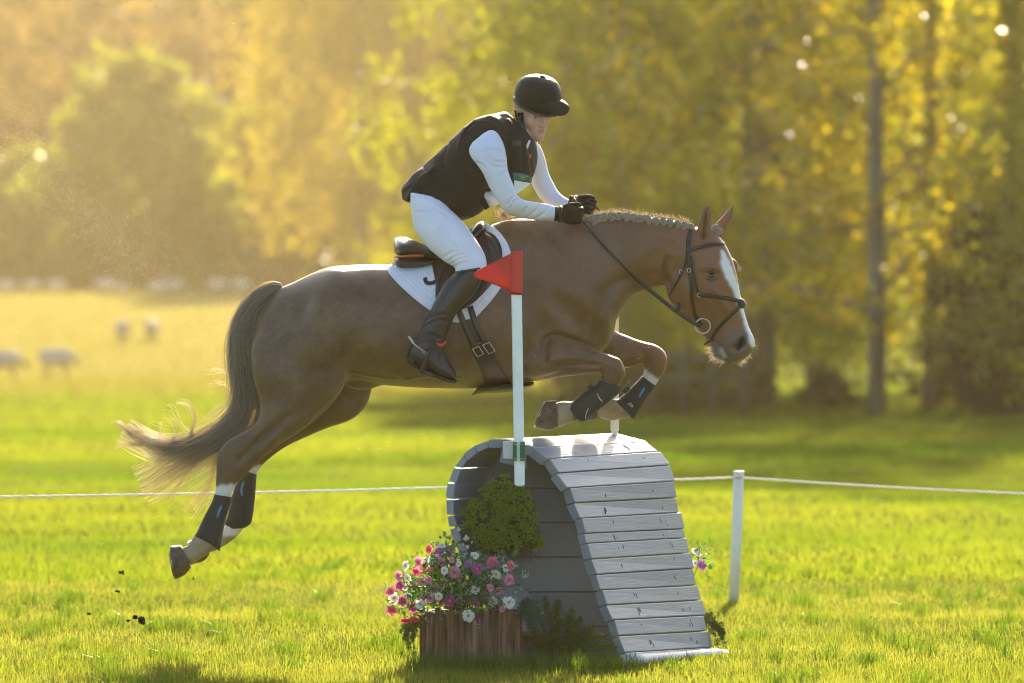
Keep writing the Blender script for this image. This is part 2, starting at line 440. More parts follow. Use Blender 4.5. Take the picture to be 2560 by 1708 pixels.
for s in (1, -1):
    groove([(1362, 905), (1366, 862), (1392, 843), (1430, 852), (1470, 868)], 9, .010, s)      # elbow fold
    groove([(1300, 900), (1330, 870), (1350, 830)], 30, .010, s)
    groove([(880, 925), (892, 890), (902, 850), (912, 790)], 28, .006, s)                     # flank
    ridge([(800, 740), (780, 830), (770, 920)], 70, .010, s)
    groove([(700, 800), (690, 900), (700, 990)], 30, .006, s)
    groove([(690, 1060), (640, 1110), (600, 1150)], 10, .006, s)                              # tendon
    ridge([(1310, 600), (1400, 690), (1500, 790)], 40, .010, s)                               # shoulder blade
    groove([(1290, 690), (1330, 770), (1370, 820)], 34, .010, s)
    groove([(1640, 706), (1570, 700), (1520, 730), (1490, 800)], 22, .010, s)                 # jugular groove
    ridge([(1400, 600), (1530, 590), (1650, 600)], 40, .006, s)
    groove([(1672, 650), (1664, 690), (1668, 722)], 9, .010, s)                               # behind the jaw
for s in (1, -1):
    ridge([(1440, 880), (1380, 890), (1330, 915)], 22, .006, s); groove([(1345, 955), (1400, 935), (1440, 930)], 8, .004, s)
    groove([(1405, 760), (1440, 800), (1480, 830)], 26, .008, s); ridge([(1470, 720), (1500, 790), (1505, 850)], 24, .008, s)
    groove([(1240, 640), (1275, 740), (1300, 850)], 30, .006, s); groove([(760, 760), (735, 860), (745, 960)], 22, .006, s); ridge([(840, 700), (820, 760)], 40, .008, s)
    groove([(905, 700), (960, 760), (1000, 840)], 40, .005, s)
    for k in range(5): groove([(985 + 38 * k, 800), (1000 + 40 * k, 880), (990 + 40 * k, 940)], 11, .0016, s)
    ridge([(1010, 950), (1080, 938), (1150, 945)], 3.2, .0022, s); ridge([(1330, 860), (1300, 820), (1305, 770)], 3, .0022, s); ridge([(1360, 905), (1420, 895), (1470, 900)], 3, .002, s); ridge([(880, 930), (930, 940), (990, 948)], 3.2, .0022, s)
    groove([(1700, 600), (1650, 640), (1600, 680)], 20, .005, s); groove([(1690, 620), (1640, 600), (1560, 590)], 12, .003, s)
    groove([(862, 990), (830, 1010), (790, 1050)], 10, .003, s); groove([(720, 1040), (680, 1075), (640, 1100)], 7, .004, s); ridge([(760, 1040), (700, 1085), (650, 1130)], 10, .004, s)
groove([(1395, 918), (1450, 912), (1495, 915)], 7, .006); groove([(1500, 895), (1510, 925), (1500, 945)], 8, .004); ridge([(1545, 905), (1553, 935)], 12, .004)
groove([(1608, 880), (1618, 905), (1612, 922)], 8, .006); groove([(1575, 905), (1605, 900)], 6, .004)
ridge([(1786, 728), (1810, 760), (1822, 775)], 8, .006)                                        # facial crest
groove([(1700, 650), (1690, 700), (1700, 745)], 12, .003); groove([(1735, 745), (1770, 800), (1790, 830)], 12, .005)
groove([(1762, 680), (1775, 679), (1792, 684)], 5, .004); groove([(1764, 700), (1778, 704), (1792, 700)], 5, .005); ridge([(1758, 672), (1778, 668), (1796, 676)], 6, .006)
groove([(1779, 690)], 9, .010)
groove([(1772, 848), (1790, 858), (1801, 872), (1814, 896), (1822, 908)], 4.5, .008)            # mouth
groove([(1844, 867), (1853, 860), (1856, 850)], 9, .016); ridge([(1834, 862), (1842, 848), (1858, 842), (1868, 852)], 5, .005)
groove([(1757, 590), (1762, 560), (1768, 530)], 9, .014)                                        # inside of the near ear
V = smooth_v(V, Q, 1, 0.4)
px = topx(V); N = normals(V, Q)
jit = hsh(V[:, 0] * 60, V[:, 2] * 60, V[:, 1] * 60)
def band(d, lim, soft): return np.clip((lim - d) / soft + 0.5, 0, 1)
bl, par = pdist(px, [(1806, 630), (1812, 655), (1825, 690), (1842, 727), (1851, 755), (1858, 780), (1866, 806), (1877, 836), (1884, 862)])
bw = np.interp(par, range(9), [4, 11, 12, 8, 8, 6, 6, 8, 7])
white = band(bl + jit * 2, bw, 4) * (N[:, 1] < .3)
far = V[:, 1] > D0
x, y = px[:, 0], px[:, 1]
socks = (~far & (x < 640) & (y > 1213 + jit * 6 + (x - 560) * -.15)) | (far & (x < 690) & (y > 1163 + jit * 5)) | (~far & (x < 1432) & (y > 985) & (x > 1330) & (y > 940)) | \
        (far & (x > 1470) & (x < 1655) & (y > 916 + (x - 1603) * .75 + jit * 4) & (y > 918)) | (far & (x > 1470) & (x < 1600) & (y > 985))
low = (y > 985) & (x > 1300) | (y > 1340) & (x < 700)
tan = socks & low
white = np.maximum(white, (socks & ~low) * 0.8)
tanv = tan * np.clip(0.75 + jit * .3, 0, 1)
muz, _ = pdist(px, [(1836, 872), (1850, 862)]); muz2, _ = pdist(px, [(1800, 880), (1830, 898)])
skin = np.maximum(np.clip((52 - muz) / 26, 0, 1) * 0.75, np.clip((30 - muz2) / 16, 0, 1) * 0.8)
skin = np.maximum(skin, np.clip((12 - pdist(px, [(1768, 690), (1786, 690)])[0]) / 6, 0, 1) * .25)
skin = np.maximum(skin, band(pdist(px, [(1846, 864), (1854, 858)])[0], 10, 5))
red = np.maximum(np.clip((x - 1480) / 230, 0, 1) * np.clip((960 - y) / 60, 0, 1) * .85, .25 * np.clip((x - 1150) / 300, 0, 1))
wh2, _ = pdist(px, [(1803, 872), (1812, 892)]); white = np.maximum(white, band(wh2, 4, 3) * .6)
def asm(a, it=2):
    return smooth_v(np.stack([a.astype(float)] * 3, 1), Q, it)[:, 0]
white, tanv, skin, red = asm(white), asm(tanv, 3), asm(skin, 4), asm(red, 4)
HORSE_V, HORSE_Q = V, Q
horse = thing('horse', 'chestnut horse with a white blaze and plaited mane leaping over the grey plank jump', 'horse', (P(1100, 820, D0)[0], D0, 0.02))
mk('body', V, Q, m_coat, horse, True, {'white': white, 'tan': tanv, 'skin': skin, 'red': red, 'pit': asm(band(pdist(px, [(1845, 867), (1853, 860), (1856, 852)])[0], 8, 5) * (~far))})
HB = BVHTree.FromPolygons([Vector(q) for q in V], [tuple(int(i) for i in r) for r in Q])
mk('eye', *ellipsoid(P(1779, 690, D0 - .1005), (.024, .013, .0150), Matrix.Rotation(.12, 3, 'Y')), M('dark_eye', (.012, .008, .006), .05, .1, coat=1), horse)

m_lid = M('eyelid_skin', (.075, .04, .022), .5, .2)
for ln_ in ([(1759, 690), (1766, 683), (1778, 679), (1791, 683), (1798, 691)], [(1761, 692), (1771, 699), (1784, 700), (1797, 692)]):
    mk('eyelid', *tube([P(a, b, D0 - .112 + .0000045 * (a - 1778) ** 2 * 1.2) for a, b in cr(np.array(ln_, float), 4)], .0034, 7), m_lid, horse)
def surf(px_, py_, off=0.0, back=False):
    """point on the horse under a photo pixel, lifted off by `off` towards the viewer (or on the far side)"""
    c = Vector((0, 0, EYE)); t = Vector(P(px_, py_, D0)); d = (t - c).normalized()
    if not back:
        h = HB.ray_cast(c, d)
    else:
        h = HB.ray_cast(c + d * 60, -d)
    if h[0] is None: return None
    return np.array(h[0]) + np.array(d) * (off if back else -off)

# hooves
def hoof(outline, cor, yd, w, name='hoof'):
    """outline: ground edge from heel to toe, cor: coronet from heel to toe (photo pixels)"""
    (hx, hy), (tx, ty) = outline; (chx, chy), (ctx, cty) = cor
    bx, by = (hy - ty), -(hx - tx); ln_ = math.hypot(bx, by); bx, by = bx / ln_ * 5, by / ln_ * 5
    if (bx * ((tx + hx) - (ctx + chx)) + by * ((ty + hy) - (cty + chy))) < 0: bx, by = -bx, -by
    sg_ = 1 if (-by * (tx - hx) + bx * (ty - hy)) > 0 else -1
    v, f = loft([(ctx, cty, chx, chy, w * .80, yd), (ctx * .55 + tx * .45 - by * 1.3 * sg_, cty * .55 + ty * .45 + bx * 1.3 * sg_, chx * .55 + hx * .45, chy * .55 + hy * .45, w * .95, yd), (tx, ty, hx, hy, w * 1.08, yd), (tx + bx + (hx - tx) * .12, ty + by + (hy - ty) * .12, hx + bx + (tx - hx) * .12, hy + by + (ty - hy) * .12, w * .9, yd)], 4, 28, 2.2)
    h = mk(name, v, f, m_hoof, horse)
    a, b = P(tx, ty, D0 + yd), P(hx, hy, D0 + yd); c = (a + b) / 2; hv = (a - b) / 2
    t = np.linspace(math.radians(-150), math.radians(150), 30)
    pts = np.array([c + hv * .95 * math.cos(q) + np.array((0, w * .98, 0)) * math.sin(q) for q in t])
    mk('horseshoe', *tube(pts, .0065, 6), m_steel, h)
    nrm = np.cross(hv, (0, 1, 0)); nrm /= np.linalg.norm(nrm)
    fr = ellipsoid(c - hv * .2, (.030, .018, .006), np.stack([hv / np.linalg.norm(hv), (0, 1, 0), nrm], 1), 10, 6)
    mk('frog', *fr, m_sole, h)
    return h
hoof([(426, 1366), (439, 1447)], [(452, 1363), (478, 1419)], -.165, .060)
hoof([(470, 1352), (488, 1408)], [(498, 1348), (524, 1386)], .165, .055)
hoof([(1364, 1003), (1336, 1068)], [(1390, 1001), (1392, 1072)], -.18, .060)
hoof([(1458, 998), (1452, 1046)], [(1486, 1000), (1494, 1047)], .175, .055)

# tail, mane, whiskers
m_tail = leafmat('flaxen_tail_hair', (.34, .29, .205), (.95, .87, .70), .70, (1.0, .93, .80), .35, .10)
m_mane = leafmat('flaxen_mane_hair', (.50, .42, .30), (.80, .70, .55), .55, (1.0, .92, .78), .4, .06)
def bundle(guide, n, spread, seg=22, yd=0.0, wav=4.0, rad=(.0007, .0013), frizz=0.0, tip=0.25):
    g = cr(np.array(guide, float), 8); g = g[np.linspace(0, len(g) - 1, seg).round().astype(int)]
    sp = np.interp(np.linspace(0, 1, seg), np.linspace(0, 1, len(spread)), spread)
    tg = np.gradient(g, axis=0); tg /= np.linalg.norm(tg, axis=1)[:, None]; nr = np.stack([-tg[:, 1], tg[:, 0]], 1)
    off = rng.normal(0, .42, (n, 1)).clip(-1.1, 1.1); oy = rng.normal(0, .4, (n, 1)); s = np.linspace(0, 1, seg)[None]
    ph = rng.uniform(0, 6.3, (n, 1)); fq = rng.uniform(4, 11, (n, 1))
    clump = rng.integers(0, 46, n); cph = rng.uniform(0, 6.3, 46)[clump][:, None]; coff = rng.normal(0, .6, 46)[clump][:, None]
    mixc = np.clip(s * 1.3 - .15, 0, .62)
    o = (off * (1 - mixc) + (coff + .35 * off) * mixc) * sp[None] + np.sin(s * 9 + cph) * wav * s + np.sin(s * fq + ph) * wav * .5 * s + frizz * s ** 2 * rng.normal(0, 1, (n, 1)) * 20
    ln = (1 - tip * rng.random((n, 1)) ** 2) * np.ones((1, seg)); ss = s * ln * (seg - 1); i0 = np.clip(ss.astype(int), 0, seg - 2); fr = (ss - i0)[..., None]
    gg = g[i0] * (1 - fr) + g[i0 + 1] * fr; nn = nr[i0] * (1 - fr) + nr[i0 + 1] * fr
    pxs = gg + nn * o[..., None]
    dep = D0 + yd + oy * sp[None] / 547 * .9
    L = np.stack([(pxs[..., 0] - CX) / F * dep, dep, EYE - (pxs[..., 1] - HY) / F * dep], -1)
    return strands(L, rng.uniform(*rad, n), .45)
tb = MB()
G = [(706, 716), (668, 733), (632, 764), (604, 812), (594, 870), (599, 930), (608, 985), (600, 1032), (565, 1075), (510, 1108), (440, 1122), (370, 1110), (310, 1070)]
tb.add(*bundle(G, 1350, [8, 20, 26, 26, 25, 24, 25, 30, 31, 32, 33, 34, 34], 26, rad=(.0006, .0011), wav=6, tip=.80))
tb.add(*bundle(G[:9] + [(500, 1122), (430, 1160), (380, 1195), (345, 1212)], 620, [8, 20, 28, 28, 27, 26, 28, 40, 44, 52, 58, 62, 60], 30, wav=8, tip=.5, rad=(.0006, .0011)))
tb.add(*bundle(G[:7] + [(612, 1040), (575, 1090), (548, 1140), (530, 1200), (500, 1250), (468, 1290)], 190, [6, 14, 24, 26, 24, 22, 24, 28, 24, 20, 20, 26, 34], 28, wav=6, tip=.55, rad=(.0005, .0009)))
tb.add(*bundle([(640, 770), (628, 850), (630, 920), (643, 985), (650, 1030), (632, 1075), (590, 1100), (540, 1135), (470, 1165), (420, 1190)], 260, [6, 8, 10, 14, 14, 14, 20, 30, 44, 52], 28, wav=5, yd=-.03, tip=.5, rad=(.0005, .0009)))
for g, n in (([(500, 1105), (478, 1080), (486, 1045), (470, 1012), (440, 1008)], 26), ([(490, 1100), (455, 1062), (432, 1030), (412, 1012)], 8), ([(430, 1118), (438, 1075), (425, 1050), (408, 1035)], 8), ([(400, 1118), (398, 1080), (404, 1062), (412, 1052)], 7), ([(575, 1010), (545, 1020), (520, 1050), (500, 1062)], 14), ([(576, 940), (560, 930), (535, 925), (512, 936)], 10), ([(572, 975), (556, 960), (530, 965), (505, 990)], 8), ([(330, 1090), (300, 1060), (290, 1068)], 30), ([(360, 1110), (310, 1110), (285, 1118)], 22), ([(560, 1090), (470, 1180), (440, 1225), (425, 1260)], 22)):
    tb.add(*bundle(g, n, [6, 8, 10, 14], 14, wav=5, rad=(.0005, .0009), tip=.5))
tail = tb.obj('tail', m_tail, horse); tail['kind'] = 'stuff'

pl = MB()
lr = np.random.default_rng(3)
for c, r in (((0, 0, .016), .019), ((-.004, -.006, 0), .019), ((.006, -.008, -.013), .016), ((-.003, -.012, -.024), .014), ((.009, -.004, .004), .016), ((-.010, -.002, .008), .015)):
    e = ellipsoid(c, (r, r * .8, r * .75), None, 10, 7); pl.add(e[0] * (1 + .04 * lr.normal(size=(len(e[0]), 1))), e[1])
pv, pf = remesh([pl.data()], .0028, 1)
pv += normals(pv, pf) * (.0016 * np.sin(pv[:, 2:3] * 900 + pv[:, 0:1] * 500))
plait_me = mesh_np('mane_plait', pv, pf); plait_me.materials.append(M('plait_hair', (.27, .21, .145), .7, .35, 120, hue=(.50, .41, .30), bump=.6, bscale=420, sheen=.3))
plx = [(1481, 545), (1494, 541), (1511, 538), (1529, 536), (1547, 536), (1565, 537), (1583, 540), (1601, 541), (1620, 543), (1638, 546), (1657, 548), (1675, 551), (1694, 554), (1711, 557), (1727, 562)]
for i, (a, b) in enumerate(plx):
    s = surf(a, b + 7, .004)
    o = link('mane_plait', plait_me, None, horse)
    q = s if s is not None else P(a, b, D0 - .02)
    o.location = Vector(q) - rootloc(horse); o.rotation_euler = (random.uniform(-.2, .2), random.uniform(-.5, .5), random.uniform(-.5, .5))
    k = (1.05 if i % 2 else .9) * (1 - .018 * i); o.scale = (k, k, k * (1.05 if i % 2 == 0 else .8))
for a, b in ((1786, 571), (1797, 579)):
    o = link('forelock_plait', plait_me, None, horse); o.location = Vector(P(a, b, D0 - .03)) - rootloc(horse); o.scale = (.75, .75, .75); o.rotation_euler = (0, 1.0, .3)
cl = cr(np.array(plx, float), 4)
hb = MB()
k = rng.integers(0, len(cl) - 1, 520); base = cl[k] + rng.normal(0, 3, (520, 2)) + (0, -6)
ln = rng.uniform(2, 8, 520) * (1 + (rng.random(520) < .12) * .9); an = rng.normal(-1.5, .55, 520); cu = rng.normal(0, .7, 520)
S = 5; pts = []
for j in range(S):
    t = j / (S - 1); pts.append(base + np.stack([np.cos(an + cu * t), np.sin(an + cu * t)], 1) * (ln * t)[:, None])
pts = np.stack(pts, 1); dep = (D0 + rng.uniform(-.03, .03, 520))[:, None]
hb.add(*strands(np.stack([(pts[..., 0] - CX) / F * dep, dep * np.ones((1, S)), EYE - (pts[..., 1] - HY) / F * dep], -1), rng.uniform(.0007, .0012, 520)))
w0 = rng.normal(0, 1, (260, 2)) * (11, 6) + (1268, 541)                        # tuft at the withers
an = rng.normal(3.5, .45, 260); ln = rng.uniform(8, 26, 260); pts = []
for j in range(S):
    t = j / (S - 1); pts.append(w0 + np.stack([np.cos(an + .8 * t), np.sin(an + .8 * t) * .8], 1) * (ln * t)[:, None])
pts = np.stack(pts, 1); dep = (D0 + rng.uniform(-.03, .03, 260))[:, None]
hb.add(*strands(np.stack([(pts[..., 0] - CX) / F * dep, dep * np.ones((1, S)), EYE - (pts[..., 1] - HY) / F * dep], -1), rng.uniform(.0007, .0012, 260)))
hb.obj('mane_hair', m_mane, horse)['kind'] = 'stuff'
wb_ = MB()
def whisk(n, line, ang, spread, ln0, ln1, curl=.2):
    l = cr(np.array(line, float), 6); k = rng.integers(0, len(l), n); b0 = l[k] + rng.normal(0, 2, (n, 2)); an = np.radians(ang) + rng.normal(0, spread, n); ln = rng.uniform(ln0, ln1, n); cu = rng.normal(0, curl, n); pts = []
    for j in range(5):
        t = j / 4; pts.append(b0 + np.stack([np.cos(an + cu * t), np.sin(an + cu * t)], 1) * (ln * t)[:, None])
    pts = np.stack(pts, 1); dep = (D0 - .03 + rng.uniform(-.03, .03, n))[:, None]
    wb_.add(*strands(np.stack([(pts[..., 0] - CX) / F * dep, dep * np.ones((1, 5)), EYE - (pts[..., 1] - HY) / F * dep], -1), rng.uniform(.0005, .0009, n)))
whisk(115, [(1781, 866), (1785, 884), (1797, 894), (1812, 903)], 158, .35, 10, 24)
whisk(50, [(1845, 910), (1860, 898), (1872, 886)], 40, .4, 4, 14); whisk(8, [(1885, 850), (1889, 866)], 20, .4, 6, 16); whisk(8, [(1845, 668), (1848, 676)], -30, .4, 5, 12)
wb_.obj('whiskers', leafmat('whisker_hair', (.7, .6, .45), (.9, .82, .7), .62), horse)['kind'] = 'stuff'
# ------------------------------------------------------------------ tack: each piece lies on the horse
def resample(line, n):
    l = cr(np.array(line, float), 10) if len(line) > 2 else np.array(line, float)
    s = np.r_[0, np.cumsum(np.linalg.norm(np.diff(l, axis=0), axis=1))]; t = np.linspace(0, s[-1], n)
    return np.stack([np.interp(t, s, l[:, k]) for k in range(2)], 1)

def patch(A, B, n, m, off, thick, back=False, bulge=0.0, quilt=0.0, fallback=None):
    """a sheet lying on the horse between two drawn edges, with thickness"""
    a, b = resample(A, n), resample(B, n)
    g = np.stack([a + (b - a) * t for t in np.linspace(0, 1, m)], 1)
    fr, bk = np.zeros((n, m, 3)), np.zeros((n, m, 3))
    last = None
    ys = np.full((n, m), np.nan)
    for i in range(n):
        for j in range(m):
            s = surf(g[i, j, 0], g[i, j, 1], 0, back)
            if s is not None: ys[i, j] = s[1]
    if np.isnan(ys).any():
        ok = np.argwhere(~np.isnan(ys))
        for i, j in np.argwhere(np.isnan(ys)):
            if len(ok) == 0: ys[i, j] = D0; continue
            k = np.argmin(((ok - (i, j)) ** 2).sum(1)); ys[i, j] = ys[ok[k][0], ok[k][1]]
    sg = 1 if back else -1
    for i in range(n):
        for j in range(m):
            u, w = i / (n - 1), j / (m - 1)
            e = min(u, 1 - u, w, 1 - w)
            th = thick * (1 - math.exp(-e * 28)) + thick * .35 + bulge * math.sin(math.pi * u) ** .6 * math.sin(math.pi * w) ** .6
            if quilt: th += quilt * abs(math.sin((g[i, j, 0] + g[i, j, 1]) * math.pi / 15)) * abs(math.sin((g[i, j, 0] - g[i, j, 1]) * math.pi / 15))
            fr[i, j] = P(*g[i, j], ys[i, j] + sg * (off + th)); bk[i, j] = P(*g[i, j], ys[i, j] + sg * off)
    v = np.vstack([fr.reshape(-1, 3), bk.reshape(-1, 3)]); k = n * m
    i, j = np.arange(n - 1)[:, None] * m, np.arange(m - 1)[None]
    q = np.stack([i + j, i + m + j, i + m + j + 1, i + j + 1], -1).reshape(-1, 4)
    rim = [x for x in range(m)] + [r * m + m - 1 for r in range(1, n)] + [(n - 1) * m + x for x in range(m - 2, -1, -1)] + [r * m for r in range(n - 2, 0, -1)]
    rim = np.array(rim); r2 = np.roll(rim, -1)
    side = np.stack([rim, r2, r2 + k, rim + k], 1)
    return v, [q, q[:, ::-1] + k, side]

def strap(line, wpx, off, thick, n=24, back=False):
    l = resample(line, n); tg = np.gradient(l, axis=0); tg /= np.linalg.norm(tg, axis=1)[:, None]; nr = np.stack([-tg[:, 1], tg[:, 0]], 1)
    w = np.interp(np.linspace(0, 1, n), np.linspace(0, 1, len(np.atleast_1d(wpx))), np.atleast_1d(wpx)) if not np.isscalar(wpx) else np.full(n, wpx)
    return patch(l + nr * w[:, None] / 2, l - nr * w[:, None] / 2, n, 4, off, thick, back)

# saddle cloth
cloth = thing('saddle_cloth', 'white quilted cloth lying under the black saddle', 'saddle cloth', (P(1120, 660, D0)[0], D0, 1.6))
back_e = [(1003, 660), (978, 662), (970, 674), (980, 690), (1002, 714), (1041, 749), (1075, 774), (1108, 795), (1130, 803), (1146, 806)]
front_e = [(1192, 560), (1205, 555), (1222, 561), (1242, 574), (1258, 592), (1271, 614), (1278, 642), (1272, 684), (1252, 720), (1226, 755), (1191, 793)]
MQ = M('white_quilting', (.74, .76, .82), .85, .04, 30, sheen=.25, bump=.1, bscale=300)
for bk in (False, True):
    v, f = patch(back_e, front_e, *((130, 120) if not bk else (40, 30)), .004, .007, bk, quilt=.0050 if not bk else 0)
    mk('panel', v, f, MQ, cloth)
    e = [s for s in (surf(a, b, .010, bk) for a, b in resample(back_e[1:] , 50)) if s is not None]
    mk('binding', *tube(e, .0045, 6), MQ, cloth)
top = [np.array(q) for q in (P(990, 655, D0), P(1050, 648, D0), P(1125, 618, D0), P(1185, 578, D0), P(1212, 553, D0))]

# saddle
saddle = thing('saddle', 'black leather jumping saddle with orange piping on the horse\'s back', 'saddle', (P(1110, 650, D0)[0], D0, 1.65))
seat = loft([(986, 596, 984, 618, .03, 0), (997, 593, 988, 634, .12, 0, -.2), (1016, 594, 1004, 640, .165, 0, -.25), (1041, 603, 1030, 642, .17, 0, -.25), (1070, 616, 1060, 645, .15, 0, -.2), (1100, 622, 1100, 650, .13, 0, -.1),
             (1135, 610, 1140, 642, .12, 0, -.1), (1165, 586, 1172, 622, .12, 0, -.2), (1188, 562, 1198, 600, .115, 0, -.35), (1204, 553, 1212, 582, .08, 0, -.3), (1212, 556, 1216, 570, .03, 0)], 6, 30)
m_seat = M('saddle_leather', (.022, .018, .016), .30, .35, 14, bump=.1, bscale=220, coat=.25)
sv, sq = remesh([seat], .005, 3); mk('seat', sv, sq, m_seat, saddle)
panel = loft([(990, 644, 986, 652, .08, 0), (996, 640, 996, 671, .15, 0, -.1), (1020, 643, 1026, 674, .165, 0, -.1), (1055, 645, 1060, 672, .16, 0, -.1), (1085, 645, 1090, 664, .14, 0, 0)], 6, 30)
mk('panel', *panel, M('saddle_panel_leather', (.03, .026, .023), .45, .4, 18, bump=.15, bscale=200), saddle)
m_pipe = M('orange_piping', (.50, .085, .03), .5, .1)
ring = []
for t in np.linspace(-1, 1, 40):
    a = t * 2.2; ring.append((P(1038 - 49 * math.cos(a) if abs(a) < 1.57 else 1038 + 36 * (abs(a) - 1.57), 642 + 2 * math.cos(a), D0)[0], D0 - .168 * math.sin(np.clip(a, -1.57, 1.57)), P(0, 641 + 2.2 * math.cos(a), D0)[2]))
mk('piping', *tube(ring, .0065, 8), m_pipe, saddle)
flap_b = [(1077, 640), (1081, 668), (1088, 702), (1096, 738), (1110, 764), (1135, 776), (1156, 774)]
flap_f = [(1192, 572), (1215, 574), (1238, 590), (1253, 616), (1255, 650), (1243, 690), (1217, 724), (1190, 752), (1165, 770)]
for bk in (False, True):
    mk('flap', *patch(flap_b, flap_f, 40, 40, .016, .007, bk), m_brownleather, saddle)
mk('knee_roll', *patch([(1196, 582), (1213, 600), (1226, 640), (1216, 690), (1190, 735)], [(1208, 578), (1236, 600), (1248, 640), (1236, 690), (1206, 734)], 24, 12, .022, .006, bulge=.02), m_seat, saddle)
mk('stirrup_leather', *strap([(1128, 640), (1100, 690), (1094, 735), (1100, 772), (1112, 812)], 11, .026, .004), m_brownleather, saddle)
mk('leather_keeper', *strap([(1062, 694), (1066, 706), (1078, 708), (1095, 702)], 10, .018, .003, 14), m_brownleather, saddle)
for ln in ([(1088, 650), (1100, 690), (1104, 735)], [(1118, 640), (1112, 690), (1108, 740)]):
    mk('skirt_seam', *strap(ln, 3, .0235, .0015, 14), m_black, saddle)

# girth with belly guard
girth = thing('girth', 'dark brown girth with two buckled straps and a belly guard', 'girth', (P(1200, 880, D0)[0], D0, 1.2))
for ln in ([(1146, 776), (1164, 818), (1184, 866)], [(1175, 766), (1190, 812), (1212, 858)]):
    mk('billet_strap', *strap(ln, 15, .021, .005), m_brownleather, girth)
for bk in (False, True):
    mk('girth_band', *patch([(1172, 860), (1178, 876), (1192, 905), (1206, 938), (1212, 962), (1214, 972)], [(1212, 846), (1226, 862), (1240, 896), (1254, 922), (1268, 942), (1284, 966)], 26, 16, .010, .009, bk), m_brownleather, girth)
for a in ([(1181, 873), (1193, 892)], [(1207, 863), (1222, 885)]):
    (x0, y0), (x1, y1) = a
    dx, dy = 16, -7
    loop = [(x0, y0), (x0 + dx, y0 + dy), (x1 + dx, y1 + dy), (x1, y1), (x0, y0)]
    pts = [surf(q[0], q[1], .024) for q in loop]
    mk('buckle', *tube(pts, .0022, 6), m_steel, girth)
guard = loft([(1205, 955, 1176, 990, .10, 0), (1222, 958, 1196, 985, .17, 0), (1250, 958, 1232, 983, .18, 0), (1284, 958, 1280, 979, .165, 0), (1318, 956, 1322, 970, .12, 0), (1335, 955, 1335, 962, .06, 0)], 5, 24)
mk('belly_guard', *guard, m_brownleather, girth)

# bridle
bridle = thing('bridle', 'dark leather bridle with crossed noseband on the horse\'s head', 'bridle', (P(1770, 700, D0)[0], D0, 1.5))
def bstrap(name, line, w, off=.003, th=.0028, n=26, parent=bridle): 
    return mk(name, *strap(line, w, off, th, n), m_black, parent)
bstrap('headpiece', [(1736, 562), (1727, 574), (1722, 596), (1720, 626), (1722, 660), (1724, 678)], 11)
bstrap('browband', [(1717, 628), (1740, 620), (1770, 612), (1800, 609), (1812, 610)], 9, .006)
bstrap('throatlash', [(1718, 636), (1712, 662), (1703, 684), (1688, 712), (1672, 738)], 6, .005)
bstrap('cheekpiece', [(1723, 676), (1728, 710), (1731, 750), (1738, 790), (1748, 806), (1754, 814)], 9, .006)
bstrap('noseband', [(1745, 738), (1775, 741), (1810, 745), (1836, 750), (1852, 754)], 10, .005, .006)
bstrap('flash_strap', [(1851, 766), (1836, 780), (1815, 800), (1796, 820), (1782, 840), (1777, 852)], 8, .005)
bstrap('noseband_headstrap', [(1727, 640), (1736, 690), (1744, 730), (1746, 742)], 7, .0045)
mk('nose_pad', *ellipsoid(surf(1853, 759, .004), (.020, .022, .024), ROT), M('noseband_padding', (.03, .028, .04), .6, .2, sheen=.3), bridle)
for c in ((1722, 676), (1702, 680), (1747, 738)):
    s = surf(*c, .012); t = np.linspace(0, 6.2832, 17)
    mk('buckle', *tube(np.stack([s[0] + .0075 * np.cos(t), np.full(17, s[1]), s[2] + .0095 * np.sin(t)], 1), .002, 6), m_steel, bridle)
s = surf(1757, 812, .014); t = np.linspace(0, 6.2832, 33)
s = s + (0, -.006, 0)
mk('bit_ring', *tube(np.stack([s[0] + .034 * np.cos(t), s[1] + .01 * np.sin(t), s[2] - .006 + .034 * np.sin(t)], 1), .0038, 8), m_steel, bridle)
mk('strap_end', *tube([P(1777, 850, D0 - .05), P(1770, 856, D0 - .07), P(1760, 862, D0 - .07)], [.006, .006, .004], 6, .5), m_black, bridle)
HANDN, HANDF = P(1452, 545, 25.90), P(1488, 517, 26.07)
rein_px = [(1458, 553), (1490, 592), (1540, 646), (1590, 696), (1640, 738), (1690, 778), (1735, 808), (1752, 816)]
rp = resample(rein_px, 40); pts = []
y0, y1 = HANDN[1] - .01, s[1] - .006
for i, q in enumerate(rp):
    u = i / 39; hit = surf(q[0], q[1], .010); yy = y0 * (1 - u) + y1 * u
    if hit is not None: yy = min(yy, hit[1])
    pts.append(P(q[0], q[1], yy))
pts = np.array(pts); pts[:, 1] = smooth_v(np.c_[pts[:, 1], pts[:, 1], pts[:, 1]], np.stack([np.arange(39), np.arange(1, 40)], 1), 0)[:, 0]
for _ in range(6): pts[1:-1, 1] = np.minimum(pts[1:-1, 1], (pts[:-2, 1] + pts[2:, 1]) / 2)
mk('rein', *tube(pts, np.interp(np.linspace(0, 1, 40), [0, .45, .5, 1], [.0055, .0055, .009, .009]), 8, .35, (0, -1, .05)), m_black, bridle)
mk('rein', *tube([HANDF, P(1560, 590, 26.14), P(1640, 660, 26.2), P(1760, 812, 26.14)], .006, 6, .4, (0, -1, .05)), m_black, bridle)
rs = pts[30]
mk('rein_stop', *tube([P(1697, 756, pts[30][1] - .012), P(1696, 772, pts[30][1] - .014), P(1689, 782, pts[30][1] - .012)], [.009, .010, .008], 8, .5), m_black, bridle)

